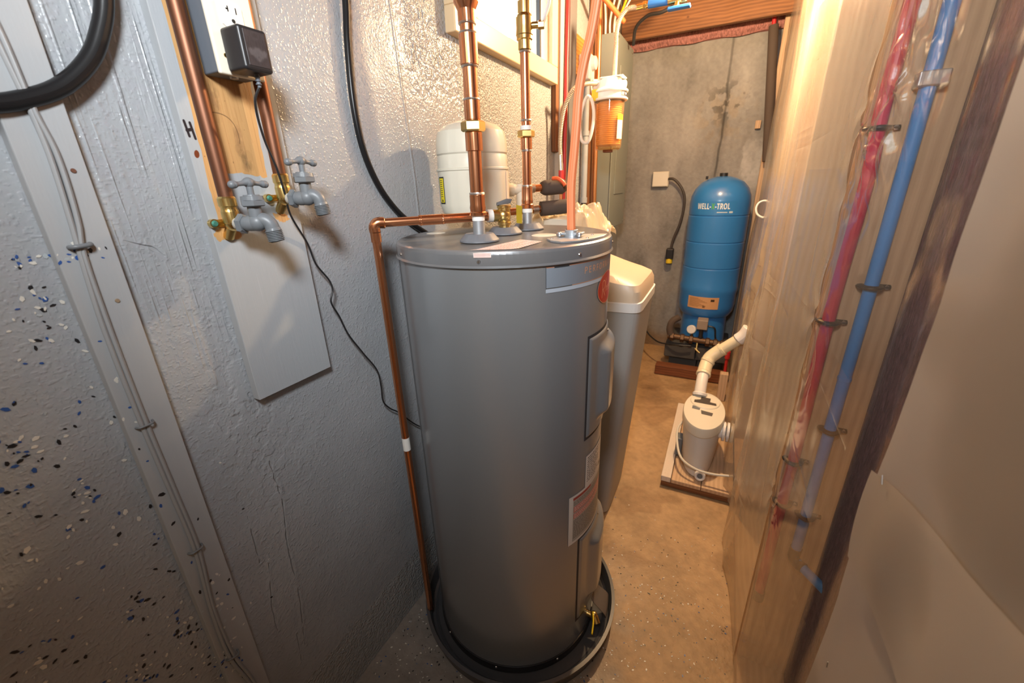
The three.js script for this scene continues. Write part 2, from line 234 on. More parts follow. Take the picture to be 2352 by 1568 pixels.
struct('wall_back', [grid(50, 80, (u, v) => { const x = -0.85 + 1.25 * u, y = 2.3 * v - 0.01; return [x, y, ZB + 0.006 * (fbm(x * 6, y * 6, 3) - 0.5)]; }), box(-1, 0.6, -0.1, 2.55, ZB - 0.2, ZB - 0.005, 0)], mat(1, 1, 1, 0.75, 0, { map: backCol, bumpMap: floorBump, bumpScale: 0.002 }));
struct('wall_right', [box(0.365, 0.46, -0.1, 2.55, -3.7, 1.95, 0)], mat(0.3, 0.24, 0.2, 0.9));
struct('wall_front', [box(-1, 0.6, -0.1, 2.55, 1.9, 2.05, 0)], mat(0.5, 0.47, 0.42, 0.9));
struct('ceiling', [box(-1, 0.6, 2.48, 2.6, -3.7, 2.05, 0, 2)], M.joist);

// joists across the corridor, the sill insulation and the rim board over the back wall
const JL = [['brown timber joist crossing just in front of the pink insulation strip', -3.3], ['brown ceiling joist above the breaker panel cables', -2.75], ['brown ceiling joist over the window', -1.75], ['brown ceiling joist over the softener', -1.3], ['brown ceiling joist over the water heater', -0.85], ['brown ceiling joist over the two spigots', -0.3]];
for (const [l, z] of JL) single('ceiling_joist', [box(-0.79, 0.36, z === -3.3 ? 2.232 : 2.342, 2.478, z - 0.038, z, 0.003, 0)], M.joist, l, 'joist', 'ceiling joists');
const pinkT = dataTex(256, 256, (x, y) => { const n = fbm(x / 9, y / 22, 4), k = 0.75 + 0.7 * (n - 0.5); return [0.62 * k, 0.27 * k, 0.24 * k]; }, { srgb: true, repeat: [6, 6] });
const pinkB = dataTex(256, 256, (x, y) => fbm(x / 7, y / 18, 4)); pinkB.repeat.set(6, 6);
M.pink = mat(1, 1, 1, 0.95, 0, { map: pinkT, bumpMap: pinkB, bumpScale: 0.01 });
single('insulation_strip', [grid(90, 10, (u, v) => { const x = -0.79 + 1.0 * u, y = 2.215 + 0.006 * Math.sin(x * 21) + 0.1 * v; return [x, y, ZB + 0.02 + 0.05 * Math.sin(Math.PI * clamp(v * 0.8 + 0.12)) + 0.014 * (fbm(x * 9, v * 3, 3) - 0.5)]; }, (u, v) => [u, v * 0.1]), box(-0.79, 0.21, 2.22, 2.47, ZB, ZB + 0.03, 0.003, 0)], M.pink, 'pink fibreglass strip stuffed along the top of the back wall', 'insulation');

// window in the left wall, frame proud of the concrete
{
  const w = new THREE.Group(); w.name = 'window_1'; w.userData.kind = 'structure'; scene.add(w);
  const { z0, z1, y0, y1 } = WIN, X0 = XL - 0.06, X1 = XL + 0.034, q = 0.066, fr = mat(0.78, 0.6, 0.37, 0.4);
  part(w, 'sill_rail', [box(X0, X1, y0, y0 + q, z0, z1, 0.004, 2)], fr); part(w, 'head_rail', [box(X0, X1, y1 - q, y1, z0, z1, 0.004, 2)], fr);
  part(w, 'stile', [box(X0, X1, y0 + q, y1 - q, z1 - 0.045, z1, 0.004)], fr); part(w, 'stile', [box(X0, X1, y0 + q, y1 - q, z0, z0 + q, 0.004)], fr);
  const a0 = y0 + q, a1 = y1 - q, b0 = z0 + q, b1 = z1 - 0.045, s = 0.012, sx0 = XL - 0.03, sx1 = XL + 0.012;
  part(w, 'sash', [box(sx0, sx1, a0, a0 + s, b0, b1, 0.003, 2), box(sx0, sx1, a1 - s, a1, b0, b1, 0.003, 2), box(sx0, sx1, a0 + s, a1 - s, b1 - s, b1, 0.003), box(sx0, sx1, a0 + s, a1 - s, b0, b0 + s, 0.003)], fr); part(w, 'gasket', [box(XL - 0.012, XL + 0.006, a0 + s, a1 - s, b0 + 0.06, b0 + 0.072, 0.002)], M.black);
  part(w, 'pane', [box(XL - 0.012, XL - 0.007, a0 + s - 0.004, a1 - s + 0.004, b0 + s - 0.004, b1 - s + 0.004, 0)], new THREE.MeshPhysicalMaterial({ color: 0xffffff, roughness: 0, transmission: 1, thickness: 0, side: THREE.DoubleSide }));
}
// shrub outside the window
{
  const t = thing('window_shrub', [-1.75, 1.6, -2.5], 'pale green shrub seen through the bright basement window', 'shrub'), G = [];
  for (let i = 0; i < 260; i++) { const g = new THREE.CircleGeometry(rr(0.03, 0.06), 6); g.scale(0.5, 1, 1); g.rotateX(rr(-1, 1)); g.rotateY(rr(0, 6.3)); g.translate(-1.75 + rr(-0.18, 0.18), rr(1.7, 2.9), -2.5 + rr(-0.35, 0.3)); G.push(g); }
  const f = part(t, 'foliage', G, mat(0.3, 0.42, 0.24, 0.8, 0, { transmission: 0.4, thickness: 0 })); f.userData.kind = 'stuff';
  part(t, 'stem', [rod([-1.75, 1.6, -2.5], [-1.72, 2.7, -2.5], 0.015, 8, 0.006), rod([-1.75, 1.8, -2.5], [-1.7, 2.5, -2.7], 0.008, 6, 0.004)], M.oldWood);
}
struct('ground', [box(-9, -1.02, 1.4, 1.6, -9, 6, 0)], mat(0.5, 0.52, 0.4, 0.95));

// ---------------------------------------------------------------- left wall boards
const paintB = dataTex(512, 512, (x, y) => 0.5 + 0.5 * (fbm(x / 3, y / 24, 3) - 0.5) + 0.4 * (fbm(x / 30, y / 60, 3) - 0.5)); paintB.repeat.set(3, 3);
M.boardPaint = mat(0.37, 0.385, 0.4, 0.42, 0, { bumpMap: paintB, bumpScale: 0.0003 });
{
  const g = box(XL, -0.778, 0.02, 2.4, -0.278, -0.215, 0.0015); const p = g.attributes.position;
  for (let i = 0; i < p.count; i++) p.setZ(i, p.getZ(i) - 0.0125 * (p.getY(i) - 1.0)); g.computeVertexNormals();
  const t = thing('furring_board', [-0.787, 0.02, -0.245], 'narrow grey-painted upright board carrying a thin painted cable', 'board');
  part(t, 'board', [g], M.boardPaint);
  part(t, 'nail_head', [lathe([[0, 0.002], [0.0026, 0.0016], [0.003, 0]], [-0.778, 1.395, -0.268], [1, 0, 0], 12)], mat(0.14, 0.055, 0.03, 0.7), 'rusty nail head'); part(t, 'nail_head', [lathe([[0, 0.002], [0.0026, 0.0016], [0.003, 0]], [-0.778, 1.22, -0.262], [1, 0, 0], 12)], mat(0.28, 0.2, 0.13, 0.7));
}
{ // wide board behind the spigots: paint stops around the pipes and leaves bare wood
  const z0 = -0.415, z1 = -0.588, y0 = 0.977, y1 = 2.4, W = 420, H = 1640, sy = 1.8 - y0;
  const px = (z) => (z0 - z) / (z0 - z1) * W, py = (y) => (1.8 - y) / sy * H;
  const face = canvasTex(W, H, (c) => {
    const path = (pts) => { c.beginPath(); pts.forEach(([y, z], i) => c[i ? 'lineTo' : 'moveTo'](px(z), py(y))); c.closePath(); };
    c.fillStyle = '#a3a8ad'; c.fillRect(0, 0, W, H);
    for (let i = 0; i < 900; i++) { c.fillStyle = `rgba(${rnd() < 0.5 ? '255,255,255' : '90,96,104'},${rr(0.01, 0.04)})`; c.fillRect(rnd() * W, rnd() * H, rr(1, 3), rr(20, 160)); }
    const edge = (pts, n = 5) => { const o = []; for (let i = 0; i < pts.length; i++) { const a = pts[i], b = pts[(i + 1) % pts.length]; for (let k = 0; k < n; k++) o.push([mixv(a[0], b[0], k / n) + rr(-0.002, 0.002), mixv(a[1], b[1], k / n) + rr(-0.0016, 0.0016)]); } return o; };
    const bare = (pts) => {
      c.save(); path(edge(pts, 8)); c.clip(); c.fillStyle = '#c39763'; c.fillRect(0, 0, W, H);
      for (let i = 0; i < 500; i++) { const x = rnd() * W, y = rnd() * H; c.strokeStyle = `rgba(${rnd() < 0.55 ? '128,82,44' : '225,182,126'},${rr(0.05, 0.25)})`; c.lineWidth = rr(1, 4); c.beginPath(); c.moveTo(x, y); c.bezierCurveTo(x + rr(-6, 6), y + 60, x + rr(-8, 8), y + 120, x + rr(-6, 6), y + rr(150, 320)); c.stroke(); }
      c.strokeStyle = 'rgba(50,30,20,0.45)'; c.lineWidth = 3; c.beginPath(); c.moveTo(px(-0.462), py(1.485)); c.bezierCurveTo(px(-0.49), py(1.488), px(-0.505), py(1.475), px(-0.5), py(1.44)); c.stroke();
      for (const [y, z, a, b] of [[1.43, -0.5, 16, 60], [1.405, -0.505, 20, 40], [1.51, -0.475, 14, 70]]) { for (let k = 0; k < 26; k++) { c.fillStyle = `rgba(50,34,24,${rr(0.02, 0.06)})`; c.beginPath(); c.ellipse(px(z) + rr(-a, a), py(y) + rr(-b, b), rr(4, a), rr(8, b * 0.6), rr(-0.2, 0.3), 0, 7); c.fill(); } }
      for (let i = 0; i < 60; i++) { c.fillStyle = `rgba(60,34,18,${rr(0.2, 0.6)})`; c.fillRect(rnd() * W, rnd() * H, rr(1, 4), rr(1, 6)); } c.restore();
    };
    bare([[1.8, -0.452], [1.8, -0.548], [1.55, -0.546], [1.47, -0.541], [1.385, -0.536], [1.392, -0.5], [1.392, -0.46], [1.41, -0.448], [1.55, -0.45]]);
    bare([[1.8, -0.434], [1.8, -0.452], [1.56, -0.447], [1.38, -0.441], [1.3, -0.436], [1.3, -0.428], [1.38, -0.43], [1.5, -0.434]]);
    bare([[1.296, -0.414], [1.312, -0.436], [1.304, -0.463], [1.286, -0.462], [1.284, -0.44], [1.283, -0.42]]);
    bare([[1.322, -0.53], [1.322, -0.556], [1.308, -0.566], [1.304, -0.55], [1.31, -0.536]]);
    c.strokeStyle = '#17131d'; c.lineWidth = 9; c.lineCap = 'round'; for (const [a, b] of [[[1.468, -0.4185], [1.447, -0.4205]], [[1.466, -0.4265], [1.444, -0.4285]], [[1.455, -0.419], [1.457, -0.4275]]]) { c.beginPath(); c.moveTo(px(a[1]), py(a[0])); c.lineTo(px(b[1]), py(b[0])); c.stroke(); }
    c.fillStyle = '#6b2f14'; c.beginPath(); c.ellipse(px(-0.424), py(1.421), 9, 12, 0.4, 0, 7); c.fill();
    c.fillStyle = 'rgba(150,160,170,0.5)'; c.beginPath(); c.ellipse(px(-0.55), py(1.46), 8, 60, 0.4, 0, 7); c.fill();
  });
  const t = thing('pipe_board', [-0.786, y0, -0.5], 'wide grey-painted plank with bare wood patches behind the two spigots', 'board');
  part(t, 'plank', [box(XL, -0.7765, y0, y1, z1, z0, 0.0015)], M.boardPaint);
  part(t, 'painted_face', [grid(1, 1, (u, v) => [-0.7762, y0 + 0.001 + (1.8 - y0 - 0.001) * v, z0 - 0.001 + (z1 - z0 + 0.002) * u])], mat(1, 1, 1, 0.45, 0, { map: face, bumpMap: paintB, bumpScale: 0.0003 }));
}
// painted cable on the narrow board with its staples
{
  const pts = [[1.75, -0.243], [1.6, -0.242], [1.534, -0.246], [1.464, -0.25], [1.416, -0.253], [1.326, -0.248], [1.301, -0.244], [1.195, -0.237], [1.026, -0.237], [0.893, -0.238], [0.766, -0.237], [0.624, -0.227], [0.487, -0.227], [0.385, -0.24], [0.2, -0.247], [0.05, -0.24]].map(([y, z]) => [-0.7745, y, z]);
  const t = thing('painted_cable', [-0.7745, 0.05, -0.24], 'thin painted-over twin cable running down the narrow board', 'cable');
  part(t, 'strand', [sweep(pts.map(([x, y, z], i) => [x + 0.0006, y, z + 0.0027 + 0.0012 * Math.sin(i * 1.7)]), 0.0034, 160, 8)], M.paintedCable); part(t, 'strand', [sweep(pts.map(([x, y, z], i) => [x + 0.0012, y, z - 0.0027 + 0.0012 * Math.sin(i * 2.3 + 1)]), 0.0034, 160, 8)], M.paintedCable);
  for (const [y, z, a] of [[1.301, -0.245, 0.15], [1.026, -0.237, 0.02], [0.766, -0.237, 0], [0.49, -0.228, -0.6]]) part(t, 'staple', [sweep([[-0.777, y - 0.001, z + 0.0112], [-0.7688, y - a * 0.004, z + 0.0085], [-0.7676, y, z], [-0.7688, y + a * 0.004, z - 0.0085], [-0.777, y + 0.001, z - 0.0112]], y > 1.2 ? 0.003 : 0.0017, 20, 8)], M.greyPlastic);
}
// black hose curving across the corner
single('black_hose', [sweep([[-0.77, 2.1, -0.385], [-0.772, 1.75, -0.378], [-0.775, 1.61, -0.364], [-0.776, 1.562, -0.345], [-0.776, 1.529, -0.324], [-0.776, 1.494, -0.287], [-0.775, 1.476, -0.252], [-0.773, 1.465, -0.215], [-0.77, 1.462, -0.1], [-0.765, 1.47, 0.15]], 0.0105, 120, 18)], M.rubber, 'thick glossy black hose looping over the narrow grey board', 'hose');
single('black_cable', [sweep([[-0.785, 2.3, -0.84], [-0.785, 1.9, -0.825], [-0.785, 1.737, -0.811], [-0.785, 1.657, -0.798], [-0.785, 1.531, -0.789], [-0.785, 1.441, -0.8], [-0.785, 1.364, -0.835], [-0.785, 1.305, -0.887], [-0.785, 1.271, -0.934], [-0.785, 1.235, -1.0], [-0.785, 1.2, -1.08], [-0.785, 1.18, -1.2]], 0.0075, 120, 14)], M.rubber, 'black cable hanging down the wall behind the water heater', 'cable');

// paint flakes stuck to the wall, the narrow board and the floor
{
  const s = new THREE.Shape([[-1, -0.2], [-0.2, -0.85], [0.75, -0.5], [1, 0.35], [-0.1, 0.6], [-0.55, 0.45]].map((p) => new THREE.Vector2(...p)));
  const g = new THREE.ExtrudeGeometry(s, { depth: 0.25, bevelEnabled: false }); g.scale(1, 1, 1);
  const cl = [[1.287, -0.19, 0.012, 0.02, 16, 0.5], [1.288, -0.236, 0.01, 0.028, 30, 0.4], [1.237, -0.19, 0.035, 0.028, 26, 0.2], [1.188, -0.19, 0.035, 0.03, 16, 0.35], [1.06, -0.112, 0.05, 0.02, 40, 0.3], [1.0, -0.09, 0.035, 0.02, 24, 0.25], [0.948, -0.149, 0.022, 0.018, 24, 0.2], [0.916, -0.126, 0.02, 0.014, 12, 0.1], [0.706, -0.15, 0.03, 0.02, 22, 0.2], [0.62, -0.18, 0.05, 0.025, 45, 0.2], [0.6, -0.11, 0.05, 0.035, 45, 0.2], [0.62, -0.24, 0.09, 0.02, 28, 0.2], [0.73, -0.03, 0.05, 0.035, 40, 0.2], [0.49, -0.22, 0.06, 0.022, 40, 0.2], [1.09, -0.17, 0.1, 0.04, 18, 0.35], [1.07, -0.22, 0.1, 0.015, 14, 0.2], [0.82, -0.19, 0.14, 0.05, 20, 0.2], [0.86, -0.06, 0.1, 0.04, 26, 0.2], [0.9, -0.12, 0.35, 0.12, 60, 0.2], [0.5, -0.15, 0.12, 0.08, 60, 0.2], [0.62, -0.33, 0.2, 0.05, 6, 0]];
  const list = []; for (const [y, z, ry, rz, n, b] of cl) for (let i = 0; i < n * 0.7; i++) { const q = Math.sqrt(-2 * Math.log(1 - rnd() * 0.98)) * 0.6, a = rr(0, 6.283); list.push([y + ry * q * Math.sin(a), z + rz * q * Math.cos(a), b]); }
  const fl = []; for (let i = 0; i < 2300; i++) { const x = rr(-0.78, 0.18), z = -rr(0.3, 1.9) * Math.sqrt(rnd()) - 0.25; if (z < -1.0 && rnd() < sm(-1.0, -1.7, z)) continue; fl.push([x, z]); }
  const im = new THREE.InstancedMesh(g, mat(1, 1, 1, 0.4), list.length + fl.length), o = new THREE.Object3D(), col = new THREE.Color(); im.name = 'paint_flakes'; let n = 0;
  const hue = (b) => { const r = rnd(); if (r < b) col.setRGB(0.03, 0.09, 0.3); else if (r < b + (1 - b) * 0.52) col.setRGB(0.68, 0.66, 0.6); else if (r < b + (1 - b) * 0.9) col.setRGB(0.015, 0.015, 0.018); else col.setRGB(0.4, 0.44, 0.46); };
  for (const [y, z, b] of list) {
    const k = rr(0.0015, 0.0042) * (rnd() < 0.25 ? 1.3 : 1), zb = z + 0.0125 * (y - 1), on = zb < -0.216 && zb > -0.277;
    o.position.set(on ? -0.7782 : XL + 0.0005 + 0.006 * (fbm(z * 2.2 + 40, y * 2.2, 2) - 0.5) + 0.0025 * (fbm(z * 9, y * 9, 2) - 0.5), y, z); o.rotation.set(0, Math.PI / 2, 0); o.rotateZ(rr(0, 6.28)); o.scale.set(k, k * rr(0.55, 1), 0.0018); o.updateMatrix(); im.setMatrixAt(n, o.matrix); hue(b); im.setColorAt(n++, col);
  }
  for (const [x, z] of fl) { const k = rr(0.0012, 0.0038); o.position.set(x, 0.003 * (fbm(x * 4, z * 4, 2) - 0.5) + 0.0008, z); o.rotation.set(-Math.PI / 2, 0, 0); o.rotateZ(rr(0, 6.28)); o.scale.set(k, k * rr(0.5, 1), 0.001); o.updateMatrix(); im.setMatrixAt(n, o.matrix); hue(0.12); im.setColorAt(n++, col); }
  scene.add(tag(im, 'blue, white and black paint flakes stuck to the wall and floor', 'paint flakes', null, 'stuff'));
}

// ---------------------------------------------------------------- outlet box, adapter and its wire
{
  const t = thing('outlet_box', [-0.755, 1.54, -0.5], 'grey surface outlet box with white receptacle plate above the spigots', 'outlet');
  part(t, 'box', [box(-0.776, -0.733, 1.538, 1.66, -0.536, -0.4685, 0.003)], M.greyBox);
  part(t, 'cover_plate', [box(-0.733, -0.7255, 1.534, 1.662, -0.5385, -0.464, 0.003)], M.cream);
  const r = part(t, 'receptacle', [extrude([[-0.0165, -0.013], [-0.012, -0.0165], [0.012, -0.0165], [0.0165, -0.013], [0.0165, 0.013], [0.012, 0.0165], [-0.012, 0.0165], [-0.0165, 0.013]], 0.003, (a, b, c) => [-0.7258 + c, 1.616 + b, -0.502 - a], 0.0006)], M.white);
  part(t, 'receptacle', [extrude([[-0.0165, -0.013], [0.0165, -0.013], [0.0165, 0.013], [-0.0165, 0.013]], 0.003, (a, b, c) => [-0.7258 + c, 1.578 + b, -0.502 - a], 0.0006)], M.white);
  const X = -0.7222; part(r, 'slot', [box(X, X + 0.0004, 1.62, 1.6275, -0.4975, -0.4958, 0), box(X, X + 0.0004, 1.6225, 1.6245, -0.4975, -0.4935, 0)], M.dark); part(r, 'slot', [box(X, X + 0.0004, 1.619, 1.6275, -0.5098, -0.5082, 0)], M.dark); part(r, 'slot', [rod([X - 0.001, 1.609, -0.502], [X + 0.0004, 1.609, -0.502], 0.0028, 14)], M.dark);
  part(t, 'screw', [lathe([[0, 0.001], [0.003, 0.0008], [0.0034, 0]], [-0.7255, 1.56, -0.479], [1, 0, 0], 14)], M.brass);
  part(t, 'knockout', [lathe([[0, 0.003], [0.006, 0.003], [0.007, 0]], [-0.75, 1.538, -0.5], [0, -1, 0], 16)], M.galv);
}
{
  const t = thing('power_adapter', [-0.7, 1.536, -0.5], 'scuffed black power adapter plugged into the white outlet plate', 'adapter');
  const scuff = dataTex(256, 256, (x, y) => { const s = sm(0.55, 0.75, fbm(x / 46 + 3, y / 60, 4)) * 0.05 + 0.02 * noise(x / 3, y / 12); return [0.03 + s, 0.024 + s * 0.9, 0.026 + s * 0.9]; }, { srgb: true, repeat: [12, 12] });
  part(t, 'case', [box(-0.7222, -0.678, 1.536, 1.594, -0.5215, -0.4745, 0.005)], M.black); part(t, 'label_face', [box(-0.679, -0.6772, 1.542, 1.589, -0.516, -0.4815, 0.002)], mat(1, 1, 1, 0.5, 0, { map: scuff }));
  part(t, 'strain_relief', [rod([-0.698, 1.537, -0.504], [-0.699, 1.518, -0.505], 0.0036, 12, 0.0026), ...[0, 1, 2].map((i) => rod([-0.698, 1.533 - i * 0.005, -0.504], [-0.698, 1.5315 - i * 0.005, -0.504], 0.0043, 12))], M.greyBox);
  part(t, 'wire', [sweep([[-0.699, 1.52, -0.505], [-0.71, 1.5, -0.5], [-0.728, 1.45, -0.513], [-0.735, 1.4, -0.53], [-0.742, 1.361, -0.54], [-0.755, 1.32, -0.552], [-0.772, 1.257, -0.59], [-0.775, 1.214, -0.602], [-0.774, 1.17, -0.628], [-0.772, 1.15, -0.629], [-0.772, 1.127, -0.619], [-0.776, 1.085, -0.637], [-0.777, 1.037, -0.653], [-0.776, 0.972, -0.688], [-0.775, 0.908, -0.723], [-0.775, 0.86, -0.727], [-0.777, 0.814, -0.728], [-0.779, 0.78, -0.75], [-0.78, 0.751, -0.78], [-0.782, 0.666, -0.851], [-0.784, 0.58, -0.95]], 0.002, 220, 8)], M.black);
}
// copper feeds and grey spigots
function spigot(off, label, pipeLabel, topY) {
  const [oy, oz] = off, at = (x, y, z) => [x, y + oy, z + oz];
  const t = thing('hose_spigot', at(-0.754, 1.313, -0.44), label, 'spigot', null);
  part(t, 'brass_elbow', [lathe([[0.0118, 0], [0.0135, 0.002], [0.0135, 0.02], [0.0122, 0.024], [0.0122, 0.027], [0.014, 0.029], [0.014, 0.041], [0.012, 0.044], [0, 0.044]], at(-0.754, 1.312, -0.4395), [0, 1, 0], 24, 0.4), ballAt(...at(-0.754, 1.313, -0.4395), 0.0132), rod(at(-0.776, 1.29, -0.4395), at(-0.754, 1.313, -0.4395), 0.009, 14)], M.brass);
  part(t, 'mounting_ear', [box(-0.776, -0.77, 1.308 + oy, 1.32 + oy, -0.438 + oz, -0.414 + oz, 0.003), rod(at(-0.776, 1.314, -0.418), at(-0.767, 1.314, -0.418), 0.0075, 16)], M.brass); part(t, 'screw', [lathe([[0, 0.004], [0.0035, 0.003], [0.0055, 0]], at(-0.767, 1.314, -0.418), [1, 0, 0], 16)], mat(0.1, 0.35, 0.28, 0.4, 0.6));
  part(t, 'tape', [rod(at(-0.745, 1.3125, -0.4405), at(-0.738, 1.312, -0.443), 0.0104, 18)], mat(0.4, 0.37, 0.32, 0.6));
  part(t, 'hex_collar', [hex(at(-0.739, 1.312, -0.4425), at(-0.73, 1.3115, -0.446), 0.0168)], M.greyPlastic);
  part(t, 'body', [sweep([at(-0.75, 1.3125, -0.4405), at(-0.735, 1.312, -0.444), at(-0.72, 1.312, -0.451), at(-0.71, 1.3125, -0.457)], (q) => mixv(0.0098, 0.0128, sm(0.2, 0.7, q)), 24, 18), ballAt(...at(-0.712, 1.313, -0.456), 0.0145, 1, 1, 1, 18), sweep([at(-0.714, 1.314, -0.455), at(-0.704, 1.317, -0.462), at(-0.697, 1.311, -0.4675), at(-0.695, 1.301, -0.4695)], 0.0115, 26, 18), lathe([[0.0108, 0], [0.0118, 0.002], [0.0118, 0.012], [0.0095, 0.014]], at(-0.695, 1.304, -0.4695), [0.06, -1, -0.06], 24)], M.greyPlastic);
  part(t, 'threaded_spout', [sweep([at(-0.695, 1.299, -0.4695), at(-0.6942, 1.29, -0.4702), at(-0.6936, 1.281, -0.4708)], (q, a, d) => 0.0128 + 0.0011 * Math.sin(d / 0.0026 * 6.283), 48, 24)], M.greyPlastic); part(t, 'bore', [rod(at(-0.6936, 1.2812, -0.4708), at(-0.69355, 1.2805, -0.4709), 0.0098, 20)], mat(0.06, 0.05, 0.045, 0.7));
  part(t, 'stem', [rod(at(-0.712, 1.32, -0.456), at(-0.712, 1.345, -0.4565), 0.0105, 20), rod(at(-0.712, 1.35, -0.4565), at(-0.712, 1.374, -0.457), 0.0052, 14)], M.greyPlastic);
  part(t, 'packing_nut', [hex(at(-0.712, 1.339, -0.4565), at(-0.712, 1.35, -0.4565), 0.0195), lathe([[0, 0.0085], [0.012, 0.0085], [0.0125, 0.007], [0.0168, 0.0065], [0.0175, 0]], at(-0.712, 1.349, -0.4565), [0, 1, 0], 28)], M.greyPlastic);
  const H = [[-0.69, 1.374, -0.424], [-0.712, 1.376, -0.457], [-0.734, 1.374, -0.49]].map((p) => at(...p));   // wing handle across the stem
  part(t, 'handle', [sweep([V(...at(-0.7085, 1.3735, -0.427)).toArray(), at(-0.71, 1.375, -0.442), at(-0.712, 1.377, -0.457), at(-0.714, 1.375, -0.472), at(-0.7155, 1.3735, -0.487)], (q) => 0.0036 + 0.0042 * Math.exp(-(((q - 0.5) / 0.13) ** 2)) + 0.0026 * (Math.exp(-(((q - 0.06) / 0.07) ** 2)) + Math.exp(-(((q - 0.94) / 0.07) ** 2))), 48, 14), ballAt(...at(-0.7085, 1.3735, -0.427), 0.0062), ballAt(...at(-0.7155, 1.3735, -0.487), 0.0062), ballAt(...at(-0.712, 1.376, -0.457), 0.0082, 1, 1, 1)], M.greyPlastic);
  single('copper_feed_pipe', [rod(at(-0.754, 1.35, -0.4395), [-0.754, topY, -0.4395 + oz - 0.004], 0.0111, 24)], M.copperOld, pipeLabel, 'pipe');
}
spigot([0, 0], 'grey plastic spigot nearest the narrow board, left one of the two', 'dull copper pipe left of the outlet box feeding the nearer spigot', 2.4);
spigot([0.036, -0.1075], 'grey plastic spigot farther along, right one of the two', 'dull copper pipe behind the black adapter feeding the farther spigot', 2.4);

